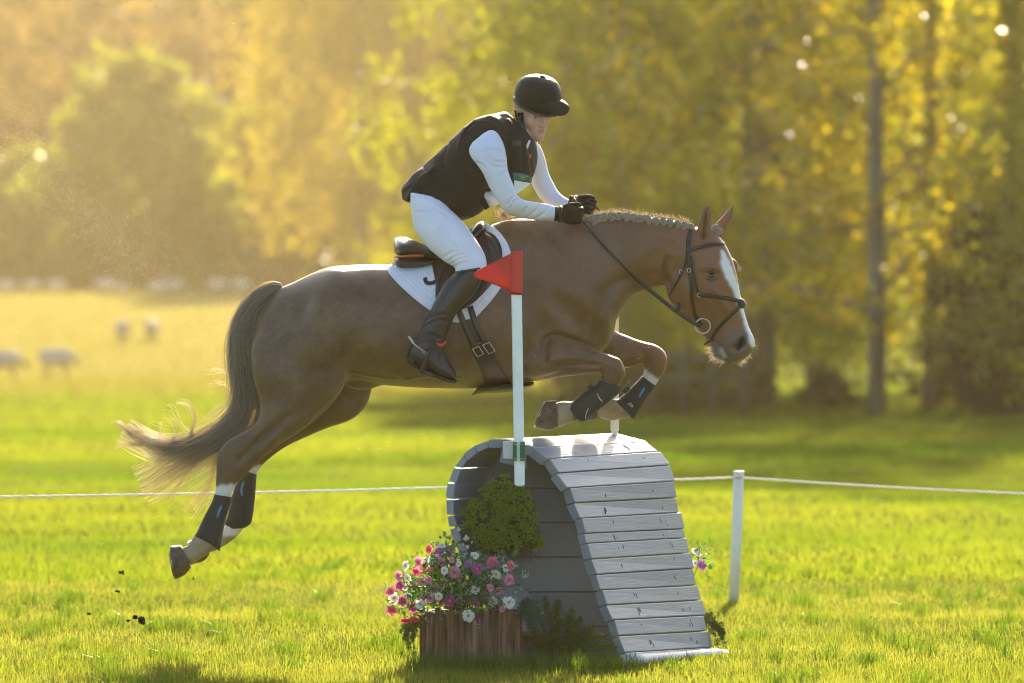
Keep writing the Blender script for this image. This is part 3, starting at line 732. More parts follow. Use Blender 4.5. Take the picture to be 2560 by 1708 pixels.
# boots on the horse's legs
def legboot(label, st, yd, seg=24, stripe=None, straps=(), logo=None, fore=True):
    mid = P((st[0][0] + st[-1][2]) / 2, (st[0][1] + st[-1][3]) / 2, D0 + yd)
    t = thing('tendon_boot', label, 'horse boot', mid, 'protective boots on the horse\'s legs')
    v, f = loft([s if len(s) > 5 else (*s, yd) for s in st], 5, seg, 2.3)
    mk('shell', v, f, m_neo, t)
    bl = BVHTree.FromPolygons([Vector(q) for q in v], [tuple(int(i) for i in r) for g in f for r in np.atleast_2d(g)])
    def on(px_, py_, off):
        c = Vector((0, 0, EYE)); d = (Vector(P(px_, py_, D0)) - c).normalized(); h = bl.ray_cast(c, d)
        return np.array(h[0]) - np.array(d) * off if h[0] is not None else P(px_, py_, D0 + yd - .04)
    if stripe: mk('stripe', *tube([on(q[0], q[1], .0005) for q in resample(stripe, 12)], np.interp(np.linspace(0, 1, 12), [0, .15, .85, 1], [.002, .006, .006, .003]), 8, .3, (0, -1, .1)), M('blue_print', (.03, .22, .42), .5, .15), t)
    for a, b in straps: mk('strap', *tube([on(q[0], q[1], .001) for q in resample([a, b], 12)], .010, 8, .3, (0, -1, .1)), m_black, t)
    for lg in (logo or []): mk('print_mark', *tube([on(q[0], q[1], .0008) for q in resample(lg, 10)], .0016, 6), M('pale_print', (.6, .6, .58), .6, .1), t)
    return t
legboot('black tendon boot with three pale lines on the nearer foreleg', [(1556, 968, 1496, 951, .038), (1545, 986, 1490, 962, .042), (1511, 1014, 1460, 980, .044), (1476, 1042, 1432, 1004, .046), (1462, 1054, 1420, 1016, .047), (1450, 1055, 1426, 1028, .042)], -.18,
        logo=[[(1494, 984), (1497, 994), (1505, 1001)], [(1496, 990), (1499, 998), (1506, 1004)], [(1463, 1046), (1467, 1030), (1472, 1020)]], straps=[((1480, 964), (1470, 974))])
legboot('black tendon boot with a short blue stripe on the farther foreleg', [(1640, 966, 1604, 940, .038), (1634, 974, 1596, 950, .043), (1612, 1004, 1572, 974, .044), (1594, 1034, 1548, 996, .046), (1588, 1046, 1538, 1000, .046), (1582, 1048, 1548, 1012, .036)], .175,
        stripe=[(1612, 969), (1605, 980), (1598, 993)], logo=[[(1570, 1012), (1577, 1008), (1582, 1018), (1574, 1014)]], straps=[((1572, 968), (1560, 982))])
legboot('black boot below a white patch on the trailing nearer hind leg', [(580, 1243, 536, 1236, .036), (578, 1256, 530, 1254, .040), (564, 1300, 510, 1292, .042), (556, 1340, 492, 1330, .046), (553, 1360, 487, 1340, .048), (550, 1378, 512, 1346, .040)], -.165, stripe=[(555, 1264), (548, 1278), (543, 1294)])
legboot('black boot with a blue stripe on the hind leg behind', [(642, 1186, 608, 1176, .036), (641, 1200, 598, 1192, .041), (638, 1240, 582, 1232, .044), (632, 1290, 570, 1285, .046), (626, 1310, 562, 1308, .046), (612, 1320, 574, 1322, .038)], .165, stripe=[(609, 1204), (604, 1222), (605, 1240)])
# ------------------------------------------------------------------ the rider
m_shirt = M('pale_shirt_cloth', (.70, .74, .86), .85, .04, 12, sheen=.25, bump=.12, bscale=180)
m_breech = M('white_breeches', (.74, .77, .85), .8, .04, 12, sheen=.2, bump=.1, bscale=300)
m_vest = M('black_vest_nylon', (.012, .012, .011), .6, .3, 9, hue=(.02, .02, .018), bump=.4, bscale=140, sheen=.05, spec=.12)
m_velvet = M('black_helmet_silk', (.014, .014, .015), .5, .3, 30, bump=.25, bscale=200, spec=.15)
m_boot = M('black_boot_leather', (.014, .014, .014), .36, .3, 10, bump=.15, bscale=60, coat=.15)
m_glove = M('black_glove', (.014, .014, .014), .7, .3, 50, bump=.3, bscale=260, spec=.1)
def skin_material():
    m = M('skin', (.58, .34, .255), .5, .07, 30, hue=(.64, .37, .29), bump=.05, bscale=300); n, l = nt(m); b = n['Principled BSDF']
    src = b.inputs['Base Color'].links[0].from_socket
    for an, c in (('lip', (.40, .12, .11)), ('brow', (.13, .07, .035)), ('eyew', (.55, .52, .5)), ('iris', (.03, .02, .012)), ('hairy', (.20, .12, .05))):
        at = n.new('ShaderNodeAttribute'); at.attribute_name = an; mx = n.new('ShaderNodeMix'); mx.data_type = 'RGBA'; mx.inputs[7].default_value = (*c, 1)
        l.new(at.outputs['Fac'], mx.inputs[0]); l.new(src, mx.inputs[6]); src = mx.outputs[2]
    l.new(src, b.inputs['Base Color']); b.inputs['Subsurface Weight'].default_value = .12; b.inputs['Subsurface Radius'].default_value = (.012, .005, .003); b.inputs['Subsurface Scale'].default_value = .6
    return m
m_skin = skin_material()
person = thing('person', 'rider in black body protector and white breeches folded forward on the jumping horse', 'person', (P(1110, 600, D0)[0], D0, 1.7))

# head in its own frame: x right ear -> left ear, y forward, z up; then turned towards the camera and tipped
def headgeo(g=0.0):
    S = [  # z, back y, front y, half width
        (-.125, .022, .066, .013), (-.118, .008, .084, .025), (-.105, -.020, .092, .037), (-.085, -.046, .093, .048), (-.060, -.070, .092, .059), (-.030, -.085, .090, .065),
        (.0, -.078, .089, .066), (.025, -.076, .088, .066), (.045, -.066, .080, .062), (.07, -.05, .064, .052), (.09, -.03, .045, .036), (.098, -.008, .02, .016)]
    S = cr(np.array(S), 5); t = np.linspace(0, 2 * math.pi, 36, endpoint=False); R = []
    for z, b, f, w in S:
        c, h = (b + f) / 2, (f - b) / 2
        R.append(np.stack([w * np.sin(t), c + h * np.sign(np.cos(t)) * np.abs(np.cos(t)) ** .92, np.full(36, z)], 1))
    return rings(R)
nose = loft([], 1) if False else None
HC = P(1327, 280, D0 + .015); HCH = P(1341, 275, D0 + .015)                                   # middle of the head at eye height
yaw, pit, rol = math.radians(-47), math.radians(-15), math.radians(7)
# forward = to the right of the picture and towards the camera
fw = np.array((math.cos(math.radians(51)), -math.sin(math.radians(51)), 0)); fw = fw * math.cos(pit) + np.array((0, 0, math.sin(pit)))
rt = np.cross(fw, (0, 0, 1)); rt /= np.linalg.norm(rt); upv = np.cross(rt, fw)
upr = upv * math.cos(rol) + rt * math.sin(rol); rtr = np.cross(fw, upr)
HR = np.stack([-rtr, fw, upr], 1)                              # columns: local x (towards her left), y, z
def H(p): return np.asarray(p, float) @ HR.T + HC
f2 = np.array((math.cos(math.radians(45)), -math.sin(math.radians(45)), 0)); f2 = f2 * math.cos(pit * 1.5) + np.array((0, 0, math.sin(pit * 1.5))); r2_ = np.cross(f2, (0, 0, 1)); r2_ /= np.linalg.norm(r2_); u2 = np.cross(r2_, f2); u2 = u2 * math.cos(rol) + r2_ * math.sin(rol); HR2 = np.stack([-np.cross(f2, u2), f2, u2], 1)
hv, hf = headgeo()
nv = tube([(0, .086, .016), (0, .096, -.010), (0, .107, -.033), (0, .104, -.042), (0, .090, -.047)], [.007, .009, .012, .012, .008], 12)
wings = [ellipsoid((s * .012, .093, -.039), (.0085, .012, .0085)) for s in (-1, 1)]
chn = ellipsoid((0, .078, -.105), (.024, .020, .018))
brow = [ellipsoid((s * .030, .080, .012), (.026, .012, .009)) for s in (-1, 1)]
cheek = [ellipsoid((s * .038, .050, -.032), (.028, .032, .032)) for s in (-1, 1)]
lips = [ellipsoid((0, .087, -.064), (.023, .011, .0060)), ellipsoid((0, .085, -.0745), (.020, .011, .0065))]
ears = [ellipsoid((s * .079, .004, .000), (.009, .017, .030), Matrix.Rotation(s * .35, 3, 'Z') @ Matrix.Rotation(-.15, 3, 'X')) for s in (-1, 1)]
hv2, hq = remesh([(hv, hf), nv, *wings, chn, *brow, *cheek, *lips, *ears], .0026, 3)
NN = normals(hv2, hq)
def hb_(c, r, a):
    global hv2
    d = np.linalg.norm((hv2 - np.array(c)) / np.array(r), axis=1); hv2 = hv2 + NN * (a * np.exp(-d ** 2))[:, None]
for s in (-1, 1):
    hb_((s * .032, .086, -.006), (.019, .02, .010), -.012); hb_((s * .032, .084, -.007), (.011, .02, .0055), .006)
    hb_((s * .085, .008, .002), (.01, .009, .017), -.008); hb_((s * .018, .10, -.055), (.006, .02, .016), -.002)
    hb_((s * .008, .106, -.036), (.0045, .012, .004), -.004)
hb_((0, .092, -.0695), (.019, .02, .0026), -.008)
hv2 = smooth_v(hv2, hq, 1, .4)
def gs(c, r): 
    d = np.linalg.norm((hv2 - np.array(c)) / np.array(r), axis=1); return np.clip(1.4 - d, 0, 1) ** .5 * (d < 1.4)
lipa = np.maximum(gs((0, .093, -.0645), (.020, .02, .004)), gs((0, .090, -.0745), (.018, .02, .0045)))
browa = np.maximum(gs((-.032, .09, .009), (.020, .02, .0040)), gs((.032, .09, .009), (.020, .02, .0040))) * .85
eyew = np.maximum(gs((-.032, .086, -.0068), (.0115, .02, .0052)), gs((.032, .086, -.0068), (.0115, .02, .0052)))
iris = np.maximum(gs((-.030, .086, -.0062), (.0055, .02, .0058)), gs((.034, .086, -.0062), (.0055, .02, .0058)))
lash = np.maximum(gs((-.032, .086, -.0018), (.014, .02, .0020)), gs((.032, .086, -.0018), (.014, .02, .0020)))
browa = np.maximum(browa, lash); lipa = lipa * .75; browa = np.maximum(browa, gs((0, .092, -.0695), (.018, .02, .0012)) * .9)
HEADV = hv2 @ HR.T + HC
# the body under the clothes, one continuous figure with the head (limbs slimmer than their clothes)
def slim(st, k, dy=0):
    out = []
    for s in st:
        s = list(s) + [0.] * (8 - len(s)); ax, ay, bx, by = s[:4]; mx_, my_ = (ax + bx) / 2, (ay + by) / 2
        out.append((mx_ + (ax - mx_) * k, my_ + (ay - my_) * k, mx_ + (bx - mx_) * k, my_ + (by - my_) * k, s[4] * k, s[5] + dy, s[6], s[7]))
    return out
TPHI = 26
VEST = [(1150, 552, 1006, 500, .155, 0, 0, 6), (1168, 549, 1004, 470, .165, 0, 0, 10), (1205, 530, 1030, 440, .165, 0, 0, 14), (1228, 500, 1062, 409, .16, 0, 0, 18), (1245, 478, 1098, 378, .16, 0, 0, TPHI), (1280, 466, 1132, 343, .165, 0, 0, TPHI),
        (1325, 452, 1168, 310, .165, .0, 0, TPHI), (1342, 410, 1200, 291, .155, 0, 0, TPHI), (1344, 370, 1236, 284, .12, 0, 0, TPHI), (1330, 346, 1264, 279, .072, 0, 0, TPHI), (1322, 334, 1274, 286, .058, 0, 0, TPHI)]
ARMN = [(1212, 330, 1194, 346, .018, -.10), (1230, 325, 1180, 358, .042, -.135), (1246, 335, 1172, 376, .055, -.165), (1260, 362, 1178, 394, .060, -.19), (1267, 395, 1192, 412, .058, -.205), (1270, 425, 1206, 432, .053, -.215), (1283, 462, 1226, 474, .049, -.22),
        (1293, 486, 1245, 506, .047, -.22), (1308, 499, 1263, 531, .046, -.205), (1343, 506, 1300, 545, .043, -.17), (1368, 510, 1342, 551, .039, -.14), (1391, 517, 1388, 554, .035, -.11)]
ARMF = [(1318, 338, 1285, 372, .045, .10), (1345, 356, 1300, 396, .054, .135), (1362, 392, 1310, 420, .056, .16), (1371, 430, 1322, 446, .052, .175), (1383, 456, 1336, 474, .048, .175), (1396, 479, 1354, 502, .046, .165),
        (1414, 494, 1384, 519, .040, .135), (1437, 505, 1428, 526, .032, .10)]
def LEG(s): return [(1118, 500, 1022, 480, .09, s * .08), (1126, 522, 1028, 528, .105, s * .12), (1158, 555, 1038, 578, .10, s * .17), (1184, 590, 1068, 618, .092, s * .215), (1207, 625, 1108, 652, .080, s * .255), (1217, 655, 1138, 672, .070, s * .285), (1214, 690, 1130, 694, .064, s * .31)]
def BOOT(s): return [(1197, 672, 1140, 680, .058, s * .325), (1203, 702, 1114, 704, .064, s * .33), (1186, 736, 1094, 738, .063, s * .335), (1147, 776, 1074, 780, .058, s * .34), (1129, 808, 1058, 812, .051, s * .345), (1116, 838, 1044, 840, .047, s * .35), (1112, 862, 1026, 862, .046, s * .355), (1108, 884, 1018, 884, .042, s * .355), (1090, 900, 1022, 898, .03, s * .355)]
def FOOT(s): return [(1034, 852, 1016, 897, .036, s * .355), (1070, 862, 1036, 912, .042, s * .357), (1104, 878, 1070, 928, .045, s * .36), (1124, 904, 1098, 941, .046, s * .363), (1138, 928, 1124, 949, .038, s * .366), (1143, 942, 1138, 951, .02, s * .367)]
necks = loft([(1345, 372, 1270, 320, .048, 0), (1340, 350, 1286, 304, .045, .005), (1342, 328, 1296, 284, .042, .01), (1344, 305, 1304, 270, .040, .012)], 5, 24)
bparts = [loft(slim(VEST[:8], .86), 5, 28), loft(slim(ARMN, .74), 5, 18), loft(slim(ARMF, .74), 5, 18), necks]
for s in (-1, 1): bparts += [loft(slim(LEG(s), .9), 5, 22), loft(slim(BOOT(s), .84), 5, 18), loft(slim(FOOT(s), .82), 4, 16)]

# hands: palm, four bent fingers, thumb -- used slimmer for the body and full for the gloves
def hand(c, u, v, w, k=1.0, r=1.0):
    c, u, v, w = [np.asarray(q, float) for q in (c, u, v, w)]
    def L(p): return c + k * (p[0] * u + p[1] * v + p[2] * w)
    Rm = np.stack([u, v, w], 1); out = [ellipsoid(L((.045, 0, .004)), np.array((.050, .043, .019)) * k * r, Rm), ellipsoid(L((.010, 0, .006)), np.array((.035, .032, .022)) * k * r, Rm)]
    for i, (z, l) in enumerate(((.030, .92), (.010, 1.0), (-.011, .95), (-.030, .78))):
        p0 = np.array((.070, z * .9, .0)); p1 = p0 + np.array((.022, 0, .014)); p2 = p1 + l * np.array((.008, 0, .040)); p3 = p2 + l * np.array((-.026, 0, .010)); p4 = p3 + l * np.array((-.018, 0, -.012))
        out.append(tube([L(p0), L(p1), L(p2), L(p3), L(p4)], np.array((.0105, .0115, .0100, .0092, .0075)) * k * r, 10))
    out.append(tube([L((.015, .026, .012)), L((.045, .044, .022)), L((.072, .048, .030)), L((.092, .044, .034))], np.array((.016, .0125, .0105, .0085)) * k * r, 10))
    return out
un = np.array((.985, .10, -.10)); vn = np.array((.10, -.25, .96)); wn_ = np.cross(un, vn); wn_ *= np.sign(wn_[1])
hn_c = P(1402, 536, 25.885)
uf = np.array((.95, -.05, -.28)); vf = np.array((.30, .15, .94)); wf = np.cross(uf, vf); wf = -wf * np.sign(wf[1])
hf_c = P(1437, 508, 26.09)
bparts += hand(hn_c, un, vn, wn_, .98, .8) + hand(hf_c, uf, vf, wf, .9, .8)
bv, bq = remesh(bparts, .009, 2)
# head joined on through the neck: a last union at head resolution keeps the face
nose = None
cut = remesh([(HEADV, [hq]), necks], .0033, 0)
allv, allq = cut
tr = lambda fld: fld
d0 = None
from mathutils.kdtree import KDTree
kd = KDTree(len(HEADV))
for i, q in enumerate(HEADV): kd.insert(Vector(q), i)
kd.balance()
near_i = np.array([kd.find(Vector(q))[1] for q in allv])
nh, nb = len(allv), len(bv)
full = np.vstack([allv, bv]); fq = np.vstack([allq, bq + nh])
z0 = np.zeros(nb)
att = {k: np.r_[a[near_i], z0] for k, a in (('lip', lipa), ('brow', browa), ('eyew', eyew), ('iris', iris))}
lc = (allv - HC) @ HR
att['hairy'] = np.r_[np.clip((.012 - lc[:, 1]) / .01, 0, 1) * np.clip((lc[:, 2] + .07) / .01, 0, 1) * (np.abs(lc[:, 0]) < .0725), z0]
for k_ in ('lip', 'brow', 'iris', 'eyew'): att[k_] = smooth_v(np.stack([att[k_]] * 3, 1), fq, 1, .5)[:, 0]
mk('body', full, fq, m_skin, person, True, att)

# clothes
vv, vq = remesh([loft(VEST, 6, 40)], .006, 7); vn_ = normals(vv, vq)
def vs_(line, r, a, near=1):
    global vv
    vv = stroke(vv, vn_, cr(np.array(line, float), 6), r, a, near)
vs_([(1120, 360), (1108, 400), (1125, 440), (1160, 455), (1210, 440)], 4, -.006); vs_([(1085, 398), (1130, 440), (1180, 480), (1225, 470)], 4, -.004)
vs_([(1030, 440), (1080, 440), (1120, 455), (1190, 500)], 14, .008); vs_([(1015, 480), (1070, 470), (1110, 490)], 10, -.008)
vs_([(1040, 500), (1050, 460), (1085, 420)], 6, .006); vs_([(1285, 345), (1290, 400), (1296, 440)], 14, .012)
vs_([(1140, 420), (1150, 400), (1160, 425), (1145, 415)], 3, -.003); vs_([(1170, 300), (1150, 350), (1160, 400)], 8, .006); vs_([(1225, 290), (1270, 330), (1285, 400)], 7, .006)
vs_([(1002, 480), (1040, 452), (1085, 425), (1130, 445)], 3.5, .004); vs_([(1060, 418), (1075, 440), (1100, 462), (1150, 480), (1215, 480)], 3, -.005); vs_([(1020, 495), (1035, 470), (1062, 440)], 7, .008); vs_([(1045, 500), (1065, 470), (1090, 450)], 7, -.007); vs_([(1085, 503), (1100, 480), (1125, 465)], 8, .006)
vs_([(1115, 515), (1150, 500), (1200, 505)], 8, -.005); vs_([(1188, 300), (1160, 330), (1145, 372), (1150, 410), (1180, 436)], 3, .005); vs_([(1270, 300), (1290, 330), (1306, 352)], 4, .006); vs_([(1305, 370), (1308, 420), (1305, 440)], 3, -.005); vs_([(1272, 410), (1300, 420), (1330, 425)], 3, -.004)
vv = vv + vn_ * (.002 * hsh(vv[:, 0] * 22, vv[:, 2] * 22, vv[:, 1] * 22))[:, None]
mk('body_protector', vv, vq, m_vest, person)
VB = BVHTree.FromPolygons([Vector(q) for q in vv], [tuple(int(i) for i in r) for r in vq])
def onv(px_, py_, off, d=D0, bvh=None):
    c = Vector((0, 0, EYE)); dr = (Vector(P(px_, py_, D0)) - c).normalized(); h = (bvh or VB).ray_cast(c, dr)
    return np.array(h[0]) - np.array(dr) * off if h[0] is not None else P(px_, py_, D0 - .12 - off)
def vpatch(A, B, n, m, off, th, bvh=None):
    a, b = resample(A, n), resample(B, n); g = np.stack([a + (b - a) * t for t in np.linspace(0, 1, m)], 1)
    fr = np.array([[onv(*g[i, j], off + th, bvh=bvh) for j in range(m)] for i in range(n)]); bk = np.array([[onv(*g[i, j], off, bvh=bvh) for j in range(m)] for i in range(n)])
    v = np.vstack([fr.reshape(-1, 3), bk.reshape(-1, 3)]); k = n * m; i, j = np.arange(n - 1)[:, None] * m, np.arange(m - 1)[None]
    q = np.stack([i + j, i + m + j, i + m + j + 1, i + j + 1], -1).reshape(-1, 4)
    rim = np.array([x for x in range(m)] + [r * m + m - 1 for r in range(1, n)] + [(n - 1) * m + x for x in range(m - 2, -1, -1)] + [r * m for r in range(n - 2, 0, -1)]); r2 = np.roll(rim, -1)
    return v, [q, q[:, ::-1] + k, np.stack([rim, r2, r2 + k, rim + k], 1)]
def vstrip(line, w, off, th, n=16, bvh=None):
    l = resample(line, n); tg = np.gradient(l, axis=0); tg /= np.linalg.norm(tg, axis=1)[:, None]; nr = np.stack([-tg[:, 1], tg[:, 0]], 1)
    w = np.interp(np.linspace(0, 1, n), np.linspace(0, 1, len(np.atleast_1d(w))), np.atleast_1d(w))[:, None]; return vpatch(l + nr * w / 2, l - nr * w / 2, n, 4, off, th, bvh)
protector = bpy.data.objects['body_protector']
mk('buckle_strap', *vstrip([(1285, 352), (1290, 378), (1294, 405)], 13, .001, .006), m_vest, protector)
mk('hem', *vstrip([(1014, 499), (1044, 502), (1085, 503), (1124, 526), (1158, 542), (1185, 540)], 6, -.001, .006, 40), m_vest, protector)
mk('strap_buckle', *vstrip([(1281, 360), (1302, 357)], 14, .006, .006, 8), M('black_plastic', (.02, .02, .02), .35, .2), protector)
mk('shoulder_edge', *vstrip([(1160, 322), (1185, 305), (1222, 305), (1252, 326), (1262, 352), (1270, 400), (1278, 450)], 5, .0, .005, 40), m_vest, protector)
mk('zip', *vstrip([(1316, 360), (1322, 400), (1326, 440)], 4, .0005, .003), m_black, protector)
mk('red_emblem', *vstrip([(1326, 385), (1325, 396)], 5, .001, .003, 8), M('red_print', (.55, .03, .03), .6), protector)
# number bib: white sheets with a teal band, held at chest and waist
m_bib = M('white_bib', (.78, .78, .76), .7, .04, 10, bump=.1, bscale=40); m_teal = M('teal_band', (.03, .20, .20), .6, .15); m_yel = M('yellow_lettering', (.60, .58, .05), .6, .05)
bib = bpy.data.objects.new('number_bib', None); COL.objects.link(bib); bib.parent = person
def flat3(quad, d, th=.003, n=8, bow=.0):
    a, b, c, e = [np.array(q, float) for q in quad]; mb = MB(); V_ = []
    for i in range(n + 1):
        for j in range(n + 1):
            u, w = i / n, j / n; q = (a * (1 - u) + b * u) * (1 - w) + (e * (1 - u) + c * u) * w
            V_.append((q, d + bow * math.sin(math.pi * u) * math.sin(math.pi * w)))
    fr = np.array([P(*q, dd) for q, dd in V_]); bk = np.array([P(*q, dd + th) for q, dd in V_])
    i, j = np.arange(n)[:, None] * (n + 1), np.arange(n)[None]; q = np.stack([i + j, i + j + 1, i + n + 2 + j, i + n + 1 + j], -1).reshape(-1, 4); k = len(fr)
    rim = [(n + 1) * i for i in range(n + 1)] + [(n + 1) * n + j for j in range(1, n + 1)] + [(n + 1) * i + n for i in range(n - 1, -1, -1)] + [j for j in range(n - 1, 0, -1)]; rim = np.array(rim); r2 = np.roll(rim, -1)
    return np.vstack([fr, bk]), [q, q[:, ::-1] + k, np.stack([rim, r2, r2 + k, rim + k], 1)]
bib.location = (0, 0, 0); bib.location = -rootloc(person)
mk('white_sheet', *flat3([(1285, 450), (1327, 459), (1294, 484), (1284, 478)], 25.86), m_bib, bib)
mk('white_sheet', *flat3([(1200, 481), (1236, 478), (1252, 508), (1225, 520)], 25.90, bow=-.02), m_bib, bib)
mk('teal_band', *vpatch([(1281, 432), (1310, 435), (1330, 442)], [(1285, 450), (1305, 452), (1329, 458)], 14, 6, .002, .004), m_teal, bib)
let = MB()
LETT = {'W': [(0, 0), (.2, 1), (.45, .2), (.7, 1), (1, 0)], 'I': [(.5, 0), (.5, 1)], 'C': [(1, .05), (.4, 0), (0, .3), (0, .7), (.4, 1), (1, .95)], 'O': [(.5, 0), (0, .3), (0, .7), (.5, 1), (1, .7), (1, .3), (.5, 0)], 'D': [(0, 0), (.6, .1), (1, .5), (.6, .9), (0, 1), (0, 0)]}
x0 = 1302.0
for ch in 'WOCO':
    pts_ = [onv(x0 + a * 5.0, 438.5 + (x0 - 1302) * .20 + b * 9, .0068) for a, b in LETT[ch]]
    let.add(*tube(pts_, .0011, 5)); x0 += 6.6
let.obj('lettering', m_yel, bib)['kind'] = 'stuff'
mk('back_number', *flat3([(1134, 343), (1138, 348), (1100, 384), (1094, 388)], 25.97), m_bib, bib)
mk('back_band', *flat3([(1096, 377), (1100, 390), (1089, 405), (1084, 397)], 25.965), m_teal, bib)
bl_ = [(1188, 478), (1203, 480), (1226, 514), (1220, 524)]
mk('bib_edge', *flat3([(1186, 484), (1202, 480), (1224, 518), (1214, 526)], 25.885), m_vest, bib)

def wrinkle(V, Q, lines, r, a):
    N_ = normals(V, Q)
    for ln in lines: V = stroke(V, N_, cr(np.array(ln, float), 5), r, -a, 1)
    return V
av, aq = remesh([loft(ARMN, 6, 26)], .0045, 4)
av = wrinkle(av, aq, [[(1225, 395), (1240, 403), (1262, 405)], [(1218, 404), (1234, 416), (1262, 418)], [(1248, 440), (1262, 430)], [(1268, 512), (1278, 498), (1290, 490)], [(1276, 520), (1286, 504), (1298, 497)], [(1325, 540), (1340, 528), (1350, 512)], [(1345, 545), (1362, 532), (1376, 514)], [(1306, 535), (1318, 520)], [(1192, 408), (1205, 412), (1212, 422)], [(1204, 380), (1228, 372), (1250, 380)]], 3.0, .008)
sh = mk('shirt_sleeve', av, aq, m_shirt, person)
fv, fq_ = remesh([loft(ARMF, 6, 24)], .005, 4); mk('shirt_sleeve', fv, fq_, m_shirt, person)
col = [(1296, 338), (1306, 352), (1312, 372), (1318, 386)]
mk('shirt_collar', *flat3([(1299, 340), (1305, 352), (1314, 383), (1303, 380)], 25.885, bow=-.01), m_shirt, person)
mk('shirt_collar', *flat3([(1322, 350), (1327, 352), (1318, 376), (1312, 372)], 25.875, bow=-.005), m_shirt, person)
for s in (-1, 1):
    lv, lq = remesh([loft(LEG(s), 6, 30)] + ([ellipsoid(P(1075, 510, D0), (.095, .17, .075))] if s < 0 else []), .006, 6)
    if s < 0: lv = wrinkle(lv, lq, [[(1122, 652), (1140, 640), (1158, 634)], [(1128, 660), (1148, 648), (1170, 642)], [(1136, 666), (1156, 658), (1180, 655)], [(1112, 642), (1128, 632), (1140, 628)], [(1050, 512), (1090, 520), (1130, 545)], [(1040, 530), (1075, 528)], [(1096, 570), (1140, 620)]], 3.0, .007)
    mk('breeches', lv, lq, m_breech, person)
    bt, btq = remesh([loft(BOOT(s), 6, 28), loft(FOOT(s), 5, 22)], .005, 4)
    if s < 0: bt = wrinkle(bt, btq, [[(1058, 818), (1080, 806), (1100, 800), (1118, 806)], [(1064, 800), (1085, 790), (1110, 786)], [(1048, 838), (1075, 836), (1098, 846)], [(1040, 850), (1066, 850), (1090, 862)], [(1098, 884), (1092, 900), (1100, 912)]], 4.5, .007)
    b = mk('riding_boot', bt, btq, m_boot, person)
    tp = [P(1170 + 31 * math.cos(q), 676 - 5 * math.cos(q * 1) * 1, D0 + s * .325 - .058 * math.sin(q)) for q in np.linspace(0, 6.2832, 33)]
    mk('boot_top', *tube(tp, .005, 8), m_boot, b)
    sl = [(1018, 898), (1036, 914), (1070, 930), (1098, 943), (1124, 951), (1142, 953)]
    mk('sole', *loft([(x, y - 3, x - 2, y + 5, .036 if 0 < i < 5 else .02, s * (.355 + .002 * i)) for i, (x, y) in enumerate(sl)], 4, 14, 3), M('boot_sole', (.02, .018, .016), .7, .2), b)
    mk('heel', *loft([(1018, 888, 1014, 900, .032, s * .355), (1040, 898, 1034, 916, .034, s * .356)], 3, 14, 3), m_boot, b)
    if s < 0:
        mk('boot_tab', *tube([P(1140, 688, 25.62), P(1148, 682, 25.60), P(1156, 676, 25.60)], .006, 8, .6), m_boot, b)
BTB = BVHTree.FromPolygons([Vector(q) for q in BTV], []) if False else None
for s in (-1,):
    sp = MB()
    pth = [(1026, 850), (1033, 858), (1044, 868), (1058, 877)]
    sp.add(*tube([P(a, b, D0 - .355 - .050) for a, b in pth], .0042, 8)); sp.add(*tube([P(1022, 842, D0 - .38), P(1027, 848, D0 - .39), P(1033, 857, D0 - .40)], [.0068, .0068, .005], 8))
    lp = [(1058, 876), (1066, 881), (1062, 885.5), (1055, 879), (1058, 876)]
    sp.add(*tube([P(a, b, D0 - .355 - .052) for a, b in lp], .0016, 6))
    spur = sp.obj('spur', m_steel, person)
    mk('spur_strap', *tube([P(1060, 880, D0 - .355 - .049), P(1076, 870, D0 - .355 - .046), P(1096, 858, D0 - .355 - .03)], .006, 8, .4, (0, -1, .1)), m_black, spur)
# stirrups
for s in (-1, 1):
    st = thing('stirrup', 'dark stirrup iron with an orange band round the near boot' if s < 0 else 'stirrup on the far side holding the hidden boot', 'stirrup', P(1090, 900, D0 + s * .36))
    yy = D0 + s * .358
    arc = [P(1096, 848, yy - s * -.0) + (0, -.062, 0), P(1082, 868, yy) + (0, -.060, 0), P(1070, 890, yy) + (0, -.060, 0), P(1060, 915, yy) + (0, -.058, 0), P(1054, 930, yy) + (0, -.052, 0)]
    arc = cr(np.array(arc), 5)
    mk('stirrup_arm', *tube(arc, np.interp(np.linspace(0, 1, len(arc)), [0, .6, 1], [.006, .008, .012]), 10), m_brownleather, st)
    arc2 = arc * 1.0; arc2[:, 1] += .118
    mk('stirrup_arm', *tube(arc2, .007, 8), m_brownleather, st)
    tr_ = MB(); c = P(1068, 934, yy); tr_.box(c, (.030, 0, -.012), (0, .058, 0), (.003, 0, .007)); tr_.obj('tread', m_brownleather, st, False)
    mk('orange_band', *tube([P(1092, 857, yy) + (0, -.066, 0), P(1098, 863, yy) + (0, -.062, 0), P(1108, 862, yy) + (0, -.04, 0), P(1115, 854, yy) + (0, -.02, 0)], [.004, .0075, .007, .004], 8, .6), M('orange_rubber', (.62, .07, .02), .45, .1), st)
# gloves
for c_, u_, v_, w_, k_ in ((hn_c, un, vn, wn_, 1.0), (hf_c, uf, vf, wf, .92)):
    cuff = tube([c_ - .030 * u_, c_ - .010 * u_, c_ + .015 * u_], [.034 * k_, .033 * k_, .032 * k_], 16)
    gv, gq = remesh(hand(c_, u_, v_, w_, k_, 1.05) + [cuff], .0026, 3)
    g_ = mk('glove', gv, gq, m_glove, person)
    ring_ = [c_ - .004 * u_ + .0345 * k_ * (math.cos(q) * v_ + math.sin(q) * w_) for q in np.linspace(0, 6.2832, 25)]
    mk('wrist_strap', *tube(ring_, .006, 8), m_black, g_)
mk('whip', *tube([P(1434, 496, 26.04), P(1440, 505, 26.03), P(1446, 516, 26.02), P(1470, 560, 26.08)], [.007, .0065, .005, .004], 8), m_black, person)

